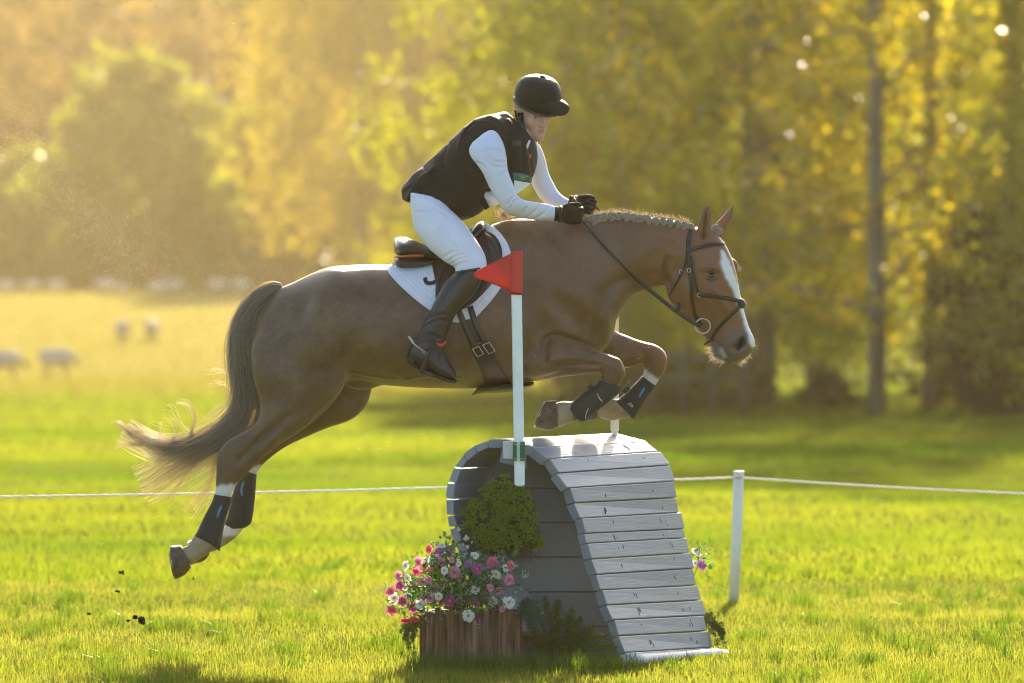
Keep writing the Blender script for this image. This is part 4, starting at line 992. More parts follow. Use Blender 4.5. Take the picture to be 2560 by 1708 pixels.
# hair, helmet, strap
def shell(S, seg=44):
    S = cr(np.array(S, float), 5); t = np.linspace(0, 2 * math.pi, seg, endpoint=False); R = []
    for z, b, f, w, tilt in S:
        c, h = (b + f) / 2, (f - b) / 2
        y_ = c + h * np.cos(t); R.append(np.stack([w * np.sin(t), y_, z + tilt * y_], 1))
    return rings(R)
hairv, hairf = shell([(-.055, -.088, -.040, .035, 0), (-.04, -.098, -.035, .056, 0), (-.005, -.106, -.025, .070, 0), (.03, -.110, .0, .0745, 0), (.05, -.108, .03, .076, 0)])
m_hair = M('brown_hair', (.10, .055, .022), .5, .4, 80, stretch=(1, 1, .15), bump=.5, bscale=200)
hr = mk('hair', hairv @ HR2.T + HCH + (.004, 0, -.006), hairf, m_hair, person)
hw = MB()
Ls = []
for i in range(70):
    b0 = np.array((rng.uniform(-.03, .07), -.100, rng.uniform(-.055, -.01))); d_ = np.array((rng.normal(0, .5), -1.0, rng.normal(.1, .7))); d_ /= np.linalg.norm(d_); l_ = rng.uniform(.012, .04); k_ = np.array((0, .2, rng.normal(0, .9)))
    Ls.append([H(b0 + d_ * l_ * t + k_ * l_ * t * t * .6) for t in np.linspace(0, 1, 6)])
hw.add(*strands(np.array(Ls), rng.uniform(.0005, .0009, 70))); hw.obj('loose_hair', m_mane, hr)['kind'] = 'stuff'
helm = bpy.data.objects.new('helmet', None); COL.objects.link(helm); helm.parent = person; helm.location = -rootloc(person)
dome = shell([(.022, -.116, .104, .090, -.08), (.034, -.123, .110, .096, -.08), (.060, -.126, .113, .099, -.06), (.095, -.120, .108, .096, -.04), (.125, -.102, .094, .086, -.02), (.148, -.070, .070, .066, 0), (.160, -.036, .038, .036, 0), (.163, -.012, .012, .012, 0)])
dv, dq = dome; ang = np.arctan2(dv[:, 0], dv[:, 1]); 
dr_ = np.stack([dv[:, 0], dv[:, 1], np.zeros(len(dv))], 1); dr_ /= np.linalg.norm(dr_, axis=1)[:, None] + 1e-6
rid = np.exp(-((np.abs(np.sin(ang * 3)) / .10) ** 2)) * .0016 - .0010 * hsh(dv[:, 0] * 60, dv[:, 1] * 60, dv[:, 2] * 60)
gath = np.where(dv[:, 1] < -.06, .0018 * np.sin(dv[:, 2] * 420), 0)
dv = dv + dr_ * (rid + gath)[:, None]; dv[:, 2] = np.where(dv[:, 2] > .04, .04 + (dv[:, 2] - .04) * 1.0, dv[:, 2])
mk('helmet_cover', dv @ HR2.T + HCH, dq, m_velvet, helm)
bt_ = np.linspace(0, 6.2832, 49); bandp = np.stack([.0925 * np.sin(bt_), -.006 + .113 * np.cos(bt_), .020 - .08 * (.113 * np.cos(bt_))], 1)
mk('helmet_rim', *tube(bandp @ HR2.T + HCH, .0080, 8, .6, HR2[:, 2]), M('grey_rim', (.05, .055, .05), .55, .15), helm)
DB = BVHTree.FromPolygons([Vector(q) for q in dv @ HR2.T + HCH], [tuple(int(i) for i in r) for g in dq for r in np.atleast_2d(g)])
pb = resample([(1328, 264), (1345, 259), (1362, 256), (1378, 253), (1390, 252), (1399, 252)], 26); po = resample([(1331, 268), (1352, 275), (1376, 284), (1402, 289), (1418, 283), (1424, 270), (1414, 256)], 26)
pod = np.interp(np.linspace(0, 1, 26), [0, .2, .45, .7, .88, 1], [25.925, 25.90, 25.88, 25.885, 25.92, 25.975])
pk = []
for i_ in range(26):
    b_ = onv(pb[i_][0], pb[i_][1], -.004, bvh=DB); e_ = P(po[i_][0], po[i_][1], pod[i_]); row = []
    for t in np.linspace(0, 1, 10): row.append(b_ + (e_ - b_) * t + np.array((0, -.004, .004)) * math.sin(math.pi * t))
    pk.append(row)
pk = np.array(pk); n1, m1 = pk.shape[:2]; th_ = np.array((.0008, -.0012, .0024))
vp = np.vstack([(pk + th_).reshape(-1, 3), (pk - th_).reshape(-1, 3)]); k1 = n1 * m1
i, j = np.arange(n1 - 1)[:, None] * m1, np.arange(m1 - 1)[None]; q = np.stack([i + j, i + m1 + j, i + m1 + j + 1, i + j + 1], -1).reshape(-1, 4)
rim = np.array([x for x in range(m1)] + [r * m1 + m1 - 1 for r in range(1, n1)] + [(n1 - 1) * m1 + x for x in range(m1 - 2, -1, -1)] + [r * m1 for r in range(n1 - 2, 0, -1)]); r2 = np.roll(rim, -1)
mk('peak', vp, [q, q[:, ::-1] + k1, np.stack([rim, r2, r2 + k1, rim + k1], 1)], m_velvet, helm)
mk('button', *ellipsoid(np.array((0, 0, .1635)) @ HR2.T + HCH, (.014, .014, .005), HR2), m_velvet, helm)
HDB = BVHTree.FromPolygons([Vector(q) for q in allv], [tuple(int(i) for i in r) for r in allq])
mk('chin_strap', *vstrip([(1301, 282), (1304, 300), (1309, 318), (1317, 334), (1328, 347)], [15, 13, 9, 6, 5], .0015, .004, 24, HDB), m_black, helm)
mk('rear_strap', *vstrip([(1287, 276), (1291, 292), (1299, 306), (1308, 317)], 5, .003, .003, 16, HDB), m_black, helm)
mk('chin_strap', *tube(np.array([H(q) for q in cr(np.array([(.080, .012, .015), (.078, .020, -.030), (.066, .030, -.075), (.040, .047, -.120), (.012, .058, -.136)]), 4)]), .0055, 8, .4, HR[:, 0]), m_black, helm)
# ------------------------------------------------------------------ the jump: planks bent round a drop-shaped end, one object each
DN, DF = 25.40, 26.40
def paint_material(name, col, wear, grain=(6, 6, 120)):
    m = M(name, col, .36, .12, 3, stretch=(.6, .6, 1), bump=.0, spec=.5); n, l = nt(m); b = n['Principled BSDF']
    tc = n.new('ShaderNodeTexCoord'); mp = n.new('ShaderNodeMapping'); mp.inputs['Scale'].default_value = grain; l.new(tc.outputs['Object'], mp.inputs[0])
    oi = n.new('ShaderNodeObjectInfo'); ad = n.new('ShaderNodeVectorMath'); ad.operation = 'ADD'; l.new(mp.outputs[0], ad.inputs[0]); l.new(oi.outputs['Location'], ad.inputs[1])
    g = n.new('ShaderNodeTexNoise'); g.inputs['Scale'].default_value = 1.6; g.inputs['Detail'].default_value = 8; g.inputs['Distortion'].default_value = .6; l.new(ad.outputs[0], g.inputs['Vector'])
    w = n.new('ShaderNodeTexNoise'); w.inputs['Scale'].default_value = 22; w.inputs['Detail'].default_value = 9; w.inputs['Roughness'].default_value = .75; l.new(tc.outputs['Object'], w.inputs['Vector'])
    mr = n.new('ShaderNodeMapRange'); mr.inputs[1].default_value = .685; mr.inputs[2].default_value = .72; l.new(w.outputs[0], mr.inputs[0])
    mx = n.new('ShaderNodeMix'); mx.data_type = 'RGBA'; mx.inputs[7].default_value = (*wear, 1); src = b.inputs['Base Color'].links[0].from_socket
    hs = n.new('ShaderNodeHueSaturation'); r2 = n.new('ShaderNodeMapRange'); r2.inputs[3].default_value = .86; r2.inputs[4].default_value = 1.14
    l.new(oi.outputs['Random'], r2.inputs[0]); l.new(r2.outputs[0], hs.inputs['Value']); l.new(src, hs.inputs['Color'])
    l.new(hs.outputs[0], mx.inputs[6]); l.new(mr.outputs[0], mx.inputs[0]); l.new(mx.outputs[2], b.inputs['Base Color'])
    rr = n.new('ShaderNodeMapRange'); rr.inputs[3].default_value = .26; rr.inputs[4].default_value = .55; l.new(g.outputs[0], rr.inputs[0]); l.new(rr.outputs[0], b.inputs['Roughness'])
    bp = n.new('ShaderNodeBump'); bp.inputs['Strength'].default_value = .45; bp.inputs['Distance'].default_value = .004; l.new(g.outputs[0], bp.inputs['Height']); l.new(bp.outputs[0], b.inputs['Normal'])
    return m
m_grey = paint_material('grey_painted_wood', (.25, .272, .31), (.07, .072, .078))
m_inner_shaded = paint_material('shade_darkened_boards', (.15, .165, .18), (.05, .052, .055))  # grey darkened so the boards' colour carries the hollow end's shade
m_dent = M('dent_bare_wood', (.05, .048, .046), .8, .5, 80, bump=.5, bscale=150)
m_whitewood = paint_material('white_painted_wood', (.55, .56, .57), (.18, .17, .16))
jump = thing('plank_jump', 'grey painted wooden jump of horizontal planks bent over a hollow drop-shaped end', 'jump', (P(1500, 1640, DN)[0], 25.8, 0))
Z6 = lambda x, y: (920 + x * .38298, 1080 + y * .38298)
nearL = [(880, 46), (1085, 105), (1175, 175), (1236, 268), (1310, 365), (1341, 463), (1386, 563), (1412, 663), (1428, 727), (1456, 830), (1496, 930), (1526, 1030), (1560, 1130), (1605, 1225), (1636, 1330), (1680, 1440), (1705, 1500)]
farL = [(1600, 8), (1818, 65), (1897, 128), (1962, 215), (2000, 322), (2022, 428), (2040, 525), (2066, 632), (2080, 690), (2104, 790), (2128, 890), (2150, 1000), (2176, 1098), (2204, 1195), (2226, 1298), (2250, 1405), (2264, 1462)]
def cen(v): return np.mean(v, axis=0)
def bevel_box(c8, r=.004, name='plank', mat=None, parent=None, dents=()):
    """eight corners (near: outer-top, outer-bottom, inner-bottom, inner-top; then far) -> bevelled plank"""
    bm = bmesh.new(); vs_ = [bm.verts.new(tuple(q)) for q in c8]
    for f in ((0, 1, 2, 3), (7, 6, 5, 4), (0, 4, 5, 1), (1, 5, 6, 2), (2, 6, 7, 3), (3, 7, 4, 0)): bm.faces.new([vs_[i] for i in f])
    bmesh.ops.recalc_face_normals(bm, faces=bm.faces)
    bmesh.ops.bevel(bm, geom=list(bm.edges), offset=r, segments=2, affect='EDGES', profile=.6)
    me = bpy.data.meshes.new(name); bm.to_mesh(me); bm.free()
    c = np.mean(c8, 0); 
    for v in me.vertices: v.co -= Vector(c)
    o = bpy.data.objects.new(name, me); COL.objects.link(o); me.materials.append(mat or m_grey); o.parent = parent or jump; o.location = Vector(c) - rootloc(parent or jump)
    return o
TH = .040
R_ = random.Random(5)
outN = [P(*Z6(*q), DN) for q in nearL]; outF = [P(*Z6(*q), DF) for q in farL]
plank_objs = []
for i in range(len(outN) - 1):
    a, b, c, d = outN[i], outN[i + 1], outF[i], outF[i + 1]
    ax = (c - a); run = (b - a); nrm = np.cross(run, ax); nrm /= np.linalg.norm(nrm); nrm *= -np.sign(nrm[0] + .3 * nrm[2]) * -1
    if nrm[0] + nrm[2] < 0: nrm = -nrm
    g = .03 + .03 * R_.random(); j = lambda: R_.uniform(-.003, .003)
    e0, e1 = R_.uniform(-.012, .012), R_.uniform(-.02, .02); axu = ax / np.linalg.norm(ax)
    if i == 0: nrm = np.array((0.02, 0, 1.0)); 
    o1, o2, o3, o4 = a + run * g * .6 + axu * e0, b - run * g * .6 + axu * e0, c + (d - c) * g * .6 + axu * e1, d - (d - c) * g * .6 + axu * e1
    k = nrm * (TH + j()); lift = nrm * j()
    o = bevel_box([o1 + lift, o2 + lift, o2 - k, o1 - k, o3 + lift, o4 + lift, o4 - k, o3 - k], .0045)
    plank_objs.append(o)
    for t in (.30, .80):                                       # splintered marks near the hidden bearers
        if i < 1 or R_.random() < .12: continue
        db = MB()
        for _ in range(R_.randint(1, 3)):
            tt = t + R_.uniform(-.045, .045); ss = R_.uniform(.25, .75); c0 = o1 + (o3 - o1) * tt + ((o2 - o1) * (1 - tt) + (o4 - o3) * tt) * ss + lift
            u_ = (o2 - o1) / np.linalg.norm(o2 - o1); w_ = axu; sc_ = R_.uniform(.25, 1.0) ** 1.3 + .15
            db.add(*ellipsoid(c0, ((.014 * sc_), .0028 * sc_, .0012), np.stack([u_ * .96 + w_ * R_.uniform(-.4, .4), np.cross(nrm, u_), nrm], 1), 9, 5))
        mk('dent', *db.data(), m_dent, o)['kind'] = 'stuff'
# loop planks on the left: outer and inner end corners (from the near end), swept along the jump
S7 = lambda x, y: (1100 + x / 7.127, 1080 + y / 7.127)
loop = [((870, 132), (1105, 132), (1100, 292), (872, 290)), ((620, 243), (815, 165), (862, 282), (640, 384)), ((420, 390), (600, 250), (652, 384), (490, 512)), ((272, 606), (420, 412), (482, 516), (384, 652)),
        ((160, 860), (248, 636), (378, 662), (275, 940)), ((100, 1165), (132, 905), (268, 940), (236, 1200)), ((116, 1470), (108, 1208), (242, 1210), (246, 1480)), ((160, 1690), (128, 1512), (254, 1490), (300, 1660)),
        ((265, 2000), (175, 1740), (310, 1690), (390, 1930)), ((420, 2290), (285, 2040), (400, 1970), (520, 2200)), ((600, 2560), (440, 2330), (540, 2230), (690, 2450)), ((820, 2840), (620, 2600), (710, 2480), (900, 2740)), ((1050, 3120), (840, 2880), (920, 2780), (1120, 3010)), ((1250, 3390), (1070, 3160), (1150, 3050), (1330, 3290)), ((1420, 3640), (1270, 3430), (1350, 3330), (1500, 3560)), ((1520, 3950), (1440, 3680), (1530, 3620), (1610, 3900))]
AX = np.array((.44, 1.0, .0))
for q in loop:
    n4 = [P(*S7(*c), DN) for c in (q[0], q[1], q[2], q[3])]
    e = R_.uniform(-.01, .01)
    bevel_box([p + (0, e, 0) for p in n4] + [p + AX + (0, e, 0) for p in n4], .004)
# boards closing the inside, set back from the end
bd = [(-200, 95), (1500, 368), (1500, 592), (1500, 817), (1560, 1045), (1600, 1270), (1640, 1500)]
rows = [150, 368, 592, 817, 1045, 1270, 1500]; xl = [700, 590, 560, 620, 700, 860, 980]; xr = [1130, 1310, 1390, 1455, 1530, 1605, 1690]
for i in range(6):
    y0_, y1_ = rows[i] + 3, rows[i + 1] - 3
    pts = [P(*Z6(xr[i], y0_), DN + .30), P(*Z6(xr[i + 1], y1_), DN + .30), P(*Z6(xl[i + 1], y1_), DN + .30), P(*Z6(xl[i], y0_), DN + .30)]
    bevel_box(pts + [p + (0, .024, 0) for p in pts], .003, 'end_board', m_inner_shaded)
    if i < 5:
        w0, w1 = P(*Z6(xl[i + 1] + 6, y1_ - 22), DN + .325), P(*Z6(xr[i + 1] - 10, y1_ + 28), DN + .325); sb = MB(); c_ = (w0 + w1) / 2; sb.box(c_ + (0, .010, 0), (abs(w1 - w0)[0] / 2, 0, 0), (0, .0095, 0), (0, 0, abs(w1 - w0)[2] / 2)); sb.obj('cover_strip', m_inner_shaded, jump, False)
bb = [P(*Z6(1700, 1486), DN - .01), P(*Z6(1700, 1530), DN - .01), P(*Z6(1690, 1560), DN + .02), P(*Z6(1690, 1490), DN + .02)]
gr = tube([P(1560, 1656, DN - .03), P(1600, 1653, DN + .15), P(1700, 1647, 25.95), P(1790, 1641, 26.25), P(1812, 1640, 26.3), P(1820, 1642, 26.32)], [.034, .036, .036, .036, .030, .012], 16)
mk('ground_rail', *gr, m_whitewood, jump)
br = [P(*S7(*c), DN - .005) for c in ((1125, 165), (1510, 165), (1545, 650), (1060, 545))]
bevel_box([p - (0, .03, 0) for p in br] + br, .003, 'bracket')
ck = [P(*S7(*c), DN - .04) for c in ((1118, 168), (1300, 172), (1295, 485), (1125, 470))]
bevel_box([p - (0, .03, 0) for p in ck] + ck, .003, 'white_block', paint_material('cracked_white_paint', (.60, .61, .62), (.10, .10, .11)))
m_green = M('green_rubber', (.03, .17, .05), .5, .2, 20)
for x0_, x1_ in ((1303, 1368), (1426, 1512)):
    gb = MB(); n_ = 14
    for i in range(n_):
        yy = 172 + (520 - 172) * (i + .5) / n_; c = P(*S7((x0_ + x1_) / 2, yy), DN - .112); h = (x1_ - x0_) / 2 / 7.127 / F * DN
        gb.box(c, (h, 0, 0), (0, .018, 0), (0, 0, .0019))
    c = P(*S7((x0_ + x1_) / 2, 346), DN - .110); gb.box(c, (h * .93, 0, 0), (0, .015, 0), (0, 0, .0258))
    gb.obj('green_grip', m_green, jump, False)

# marker poles and the red flag
def pole(name, label, top, bot, d, w, mat, flag):
    t = thing(name, label, 'flag pole', P(*bot, d), None)
    a, b = P(*top, d), P(*bot, d); mid = (a + b) / 2; h = (a - b) / 2; u = h / np.linalg.norm(h)
    sx = np.array((1, .12, 0)); sx /= np.linalg.norm(sx); sy = np.cross(u, sx)
    bm = bmesh.new(); bmesh.ops.create_cube(bm, size=1)
    M_ = Matrix([list(sx * w) + [mid[0]], list(sy * w) + [mid[1]], list(h * 2) + [mid[2]], [0, 0, 0, 1]])
    M_ = Matrix(np.vstack([np.column_stack([sx * w, sy * w, h * 2, mid]), [0, 0, 0, 1]]).tolist())
    bmesh.ops.transform(bm, matrix=M_, verts=bm.verts); bmesh.ops.bevel(bm, geom=list(bm.edges), offset=.006, segments=3, affect='EDGES')
    me = bpy.data.meshes.new('pole'); bm.to_mesh(me); bm.free(); link('pole', me, mat, t); return t
m_pole = M('white_pole_paint', (.66, .70, .71), .5, .06, 6, bump=.25, bscale=90, stretch=(1, 1, .1))
m_pole = paint_material('white_pole', (.80, .83, .83), (.30, .31, .31), (90, 90, 4))
m_red = M('red_plastic', (.62, .025, .02), .42, .08, 4, spec=.5)
fp = pole('flag_pole', 'near white pole carrying a red triangular flag, strapped to the jump', (1290, 648), (1299, 1216), DN - .095, .0435, m_pole, True)
sl = loft([(1278, 631, 1302, 629, .024, 0), (1277, 629, 1305, 629, .025, 0), (1276, 640, 1306, 640, .0255, 0), (1276, 728, 1306, 730, .0255, 0), (1277, 735, 1305, 735, .025, 0)], 3, 24, 3.2, d0=DN - .095)
mk('flag_sleeve', *sl, m_red, fp)
fl = [(1281, 632), (1186, 681), (1184, 687), (1189, 692), (1279, 729)]
A_, B_ = resample([(1283, 631), (1240, 652), (1196, 676), (1184, 683)], 20), resample([(1283, 731), (1240, 714), (1200, 698), (1184, 690)], 20)
gf = np.stack([A_ + (B_ - A_) * t for t in np.linspace(0, 1, 9)], 1)
fr = np.array([[P(*gf[i, j], DN - .112 - .006 * math.sin(i * .35) ) for j in range(9)] for i in range(20)]); n_, m_ = 20, 9; k = n_ * m_
v = np.vstack([fr.reshape(-1, 3), fr.reshape(-1, 3) + (0, .0035, 0)]); i, j = np.arange(n_ - 1)[:, None] * m_, np.arange(m_ - 1)[None]; q = np.stack([i + j, i + m_ + j, i + m_ + j + 1, i + j + 1], -1).reshape(-1, 4)
rim = np.array([x for x in range(m_)] + [r * m_ + m_ - 1 for r in range(1, n_)] + [(n_ - 1) * m_ + x for x in range(m_ - 2, -1, -1)] + [r * m_ for r in range(n_ - 2, 0, -1)]); r2 = np.roll(rim, -1)
m_flag = leafmat('red_flag_plastic', (.62, .022, .018), (.64, .026, .02), .25, None, .4, .04)
mk('flag', v, [q, q[:, ::-1] + k, np.stack([rim, r2, r2 + k, rim + k], 1)], m_flag, fp)
fp2 = pole('flag_pole', 'farther white pole standing on top of the jump behind the horse\'s chest', (1536, 640), (1537, 1080), DF - .05, .036, m_pole, False)
mk('pole_tip', *tube([P(1537, 1076, DF - .05), P(1537, 1092, DF - .05)], [.0165, .011], 12), m_pole, fp2)

# planter, flowers and shrubs beside the jump
def bark_material():
    m = M('split_bark', (.12, .058, .030), .85, .5, 9, hue=(.36, .20, .11), stretch=(3, 3, .35), bump=1.0, bscale=26); return m
DP = 25.12
planter = thing('log_planter', 'reddish brown split-log planter in front of the jump, full of flowers', 'planter', P(1178, 1665, DP))
prng = random.Random(11); xs = np.sort(np.r_[1056, 1299, np.linspace(1064, 1291, 20) + np.random.default_rng(6).uniform(-4, 4, 20)]); mb_bark = bark_material()
for i in range(21):
    x0_, x1_ = xs[i], xs[i + 1]; t0_, w_ = 1526 + prng.uniform(-5, 7), prng.uniform(.008, .028)
    v, f = loft([(x0_ - .5, t0_, x1_ + .5, t0_ + prng.uniform(-3, 3), w_ * .8, 0), (x0_ - .5, t0_ + 8, x1_ + .5, t0_ + 8, w_, 0), (x0_ - prng.uniform(0, 1.5), 1585, x1_ + .8, 1585, w_ * prng.uniform(.8, 1.2), 0), (x0_ - .6, 1630, x1_ + prng.uniform(0, 1.5), 1630, w_ * prng.uniform(.8, 1.3), 0), (x0_, 1672, x1_, 1672, w_, 0)], 4, 14, 2.4, d0=DP + .02 - .095 * max(0, 1 - (((x0_ + x1_) / 2 - 1177.5) / 124) ** 2) ** .6)
    mk('stave', v, f, mb_bark, planter)
m_redwood = M('sawn_red_timber', (.20, .055, .018), .7, .3, 12, bump=.4, bscale=60)
for xx in (1055, 1299):
    sb = MB(); a, b = P(xx, 1524, DP + .01), P(xx, 1672, DP + .01); sb.box((a + b) / 2 + (0, .14, 0), (.011, 0, 0), (0, .14, 0), (0, 0, (a - b)[2] / 2)); sb.obj('side_board', m_redwood, planter, False)
sb = MB(); a, b = P(1056, 1524, DP + .28), P(1299, 1672, DP + .28); sb.box((a + b) / 2, ((b - a)[0] / 2, 0, 0), (0, .011, 0), (0, 0, (a - b)[2] / 2)); sb.obj('back_board', m_redwood, planter, False)
sb = MB(); sb.box((P(1178, 1536, DP + .14)), (.205, 0, 0), (0, .12, 0), (0, 0, .012)); sb.obj('soil', M('soil', (.02, .014, .01), .95, .4, 30, bump=.8, bscale=60), planter, False)

def flower_mesh(name, petal, petal2, centre, n=15, dome=.25):
    mp_ = leafmat(name + '_petal', petal, petal2, .42, None, .5, .03); bm_v, bm_f = [], []
    r2_ = random.Random(name)
    for lay, (nn, L_, up_) in enumerate(((n, 1.0, dome), (n - 3, .72, dome + .35))):
        for i in range(nn):
            a = 6.2832 * (i + .5 * lay) / nn + r2_.uniform(-.1, .1); c, s = math.cos(a), math.sin(a); l_ = L_ * r2_.uniform(.88, 1.05); w_ = .16 * l_ + .02
            pr = [(.2, -w_ * .5, .02), (.2, w_ * .5, .02), (.62, w_, .02 + up_ * .3), (.62, -w_, .02 + up_ * .3), (.92, w_ * .75, up_ * .28), (.92, -w_ * .75, up_ * .28), (1.0, 0, up_ * .22)]
            k_ = len(bm_v)
            for x, y, z in pr: bm_v.append(((x * c * l_ - y * s), (x * s * l_ + y * c), z + lay * .03))
            bm_f += [[k_, k_ + 1, k_ + 2, k_ + 3], [k_ + 3, k_ + 2, k_ + 4, k_ + 5], [k_ + 5, k_ + 4, k_ + 6]]
    me = bpy.data.meshes.new('flower'); me.from_pydata(bm_v, [], bm_f); me.update(); me.materials.append(mp_)
    return me, centre
cv, cf = ellipsoid((0, 0, .06), (.24, .24, .16), None, 12, 8)
cv += np.random.default_rng(1).normal(0, .012, cv.shape)
def centre_mesh(col, nm):
    me = mesh_np('flower_centre', cv, cf); me.materials.append(M(nm, col, .7, .3, 40, bump=.6, bscale=30)); return me
c_or, c_ye = centre_mesh((.50, .17, .015), 'orange_centre'), centre_mesh((.60, .32, .02), 'yellow_centre')
KIND = {'p': flower_mesh('pink', (.70, .20, .36), (.80, .38, .52), c_or), 'm': flower_mesh('magenta', (.42, .04, .26), (.56, .10, .40), c_ye), 'w': flower_mesh('white', (.80, .80, .72), (.86, .85, .80), c_ye, 17),
        'r': flower_mesh('crimson', (.66, .08, .22), (.78, .24, .38), c_or), 'v': flower_mesh('violet', (.40, .09, .42), (.52, .18, .55), c_ye), 'c': flower_mesh('coral', (.65, .10, .12), (.75, .22, .22), c_or)}
m_fol = leafmat('bouquet_leaf', (.035, .10, .02), (.12, .26, .05), .42, (1.1, 1.3, .5), .4, .08)
m_ivy = leafmat('variegated_ivy', (.30, .38, .28), (.50, .55, .45), .35, None, .4, .06)
m_stem = M('flower_stem', (.05, .09, .025), .6, .2)
def bouquet(name, label, base, fl, nleaf, box, depth, seed):
    t = thing(name, label, 'flowers', base); rg = np.random.default_rng(seed); rr = random.Random(seed); sm = MB()
    for (x, y, r, k, face) in fl:
        d = depth[0] + (depth[1] - depth[0]) * rr.random(); me, ce = KIND[k]; o = link('flower', me, None, t); c = P(x, y, d)
        o.location = Vector(c) - rootloc(t); s_ = 1.18 * r / F * d; o.scale = (s_, s_, s_)
        dirv = Vector((face[0] + rr.uniform(-.25, .25), -1.0 + .35 * rr.random(), face[1] + rr.uniform(-.2, .2)))
        o.rotation_euler = dirv.to_track_quat('Z', 'Y').to_euler()
        if k in 'pmwrvc':
            e = link('flower_centre', ce, None, o); e.location = (0, 0, 0); e['kind'] = ''; del e['kind']
        b = np.array(base) + (rr.uniform(-.1, .1), rr.uniform(-.02, .08), rr.uniform(-.02, .05)); mid = (c + b) / 2 + (rr.uniform(-.02, .02), 0, .03)
        sm.add(*tube(cr(np.array([b, mid, c + np.array(dirv.normalized()) * -.004]), 4), .0018, 5))
    sm.obj('stems', m_stem, t)['kind'] = 'stuff'
    n = nleaf; lf = []; V_, F_ = [], []
    cen_ = np.array([(f[0], f[1]) for f in fl]); 
    for i in range(n):
        f = cen_[rg.integers(0, len(cen_))]; q = f * .75 + box * .25 + rg.normal(0, 1, 2) * (20, 17); d = depth[0] + .02 + (depth[1] - depth[0] + .06) * rg.random()
        c = P(q[0], q[1], d); L_ = rg.uniform(.018, .045); u = rg.normal(0, 1, 3); u[2] += .4; u /= np.linalg.norm(u); w = np.cross(u, rg.normal(0, 1, 3)); w /= np.linalg.norm(w); nn_ = np.cross(u, w); W = L_ * rg.uniform(.14, .30)
        k = len(V_); V_ += [c, c + u * L_ * .5 + w * W + nn_ * W * .3, c + u * L_ * .5 - nn_ * W * .2, c + u * L_ * .5 - w * W + nn_ * W * .3, c + u * L_ + nn_ * L_ * rg.uniform(-.2, .2)]
        F_ += [[k, k + 1, k + 2], [k, k + 2, k + 3], [k + 1, k + 4, k + 2], [k + 2, k + 4, k + 3]]
    mk('foliage', np.array(V_), np.array(F_), m_fol, t)['kind'] = 'stuff'
    sp = []                                                   # thread-like sprays with tiny pale buds
    for i in range(60 if nleaf > 300 else 8):
        f = cen_[rg.integers(0, len(cen_))] + rg.normal(0, 22, 2); d = depth[0] + (depth[1] - depth[0]) * rg.random()
        for _ in range(9): sp.append(P(*(f + rg.normal(0, 6, 2)), d + rg.uniform(-.01, .01)))
    bb_ = MB()
    for c in sp: bb_.add(*ellipsoid(c, (.0026, .0026, .0030), None, 5, 4))
    bb_.obj('tiny_buds', M('pale_bud', (.42, .52, .40), .6, .2), t)['kind'] = 'stuff'
    return t
Z3 = lambda x, y: (940 + x / 4.357, 1300 + y / 4.357)
raw = [(580, 320, 55, 'c', (-.8, .3)), (690, 340, 62, 'v', (-.2, .6)), (795, 335, 60, 'v', (.3, .5)), (640, 430, 60, 'w', (.1, .3)), (460, 465, 62, 'p', (-.7, .2)), (325, 500, 55, 'w', (-.9, .4)), (440, 560, 52, 'r', (-.4, -.5)), (515, 525, 45, 'r', (.2, .5)), (640, 535, 55, 'c', (.2, .7)), (855, 575, 62, 'p', (0, 0)),
       (1100, 535, 60, 'm', (.1, 0)), (1270, 465, 64, 'r', (.1, .2)), (1465, 500, 52, 'r', (.9, .1)), (1310, 590, 55, 'w', (-.3, -.5)), (1415, 530, 45, 'w', (.4, .3)), (1445, 655, 58, 'p', (.5, .2)), (245, 615, 55, 'p', (-.8, .2)), (760, 615, 55, 'w', (.4, .2)), (625, 745, 62, 'p', (.2, .4)), (750, 718, 40, 'r', (0, .2)),
       (520, 830, 62, 'v', (0, 0)), (830, 790, 66, 'p', (.1, .6)), (805, 880, 62, 'm', (0, .1)), (990, 835, 60, 'r', (0, .1)), (1070, 870, 40, 'v', (.8, -.2)), (160, 780, 58, 'r', (-.4, .6)), (195, 850, 62, 'w', (0, -.1)), (285, 880, 58, 'r', (.4, 0)), (405, 955, 60, 'm', (.2, .1)), (480, 920, 50, 'w', (.3, .1)),
       (170, 985, 56, 'r', (-.2, -.4)), (320, 1090, 55, 'c', (-.1, -.8)), (415, 1085, 52, 'c', (.3, -.8)), (845, 990, 62, 'm', (.4, -.2)), (870, 1010, 40, 'w', (.4, -.5)), (1005, 1045, 64, 'w', (.1, .1)), (950, 1160, 68, 'w', (0, .1)), (1270, 885, 56, 'w', (-.5, 0)), (1445, 900, 64, 'w', (-.1, .1)), (1370, 975, 34, 'p', (.2, -.3)), (1080, 760, 48, 'w', (.2, .3)), (1075, 390, 45, 'w', (.3, .5)), (825, 440, 36, 'p', (.7, .3)), (990, 490, 36, 'v', (.3, .1)), (1125, 1085, 40, 'm', (.2, -.5)), (720, 280, 42, 'w', (-.3, .7))]
fl = [(*Z3(x, y), r / 4.357, k, fc) for x, y, r, k, fc in raw]
fr_ = random.Random(77); ex_ = [(300, 740), (560, 640), (700, 480), (930, 660), (1160, 640), (1230, 740), (1330, 770), (900, 780), (700, 900), (600, 860), (400, 720), (340, 820), (1180, 860), (960, 720), (1240, 640), (740, 560), (900, 470), (560, 450), (500, 660), (680, 820), (1100, 930), (930, 930), (350, 620), (250, 720)]
fl += [(*Z3(x + fr_.uniform(-15, 15), y + fr_.uniform(-15, 15)), fr_.uniform(34, 52) / 4.357, fr_.choice('ppwwpmw'), (fr_.uniform(-.6, .6), fr_.uniform(-.3, .6))) for x, y in ex_]
bq_ = bouquet('flower_arrangement', 'pink, white and crimson artificial daisies with green leaves spilling from the log planter', P(1170, 1530, DP + .12), fl, 1500, np.array((1160, 1440)), (24.90, 25.14), 4)
iv = random.Random(9)
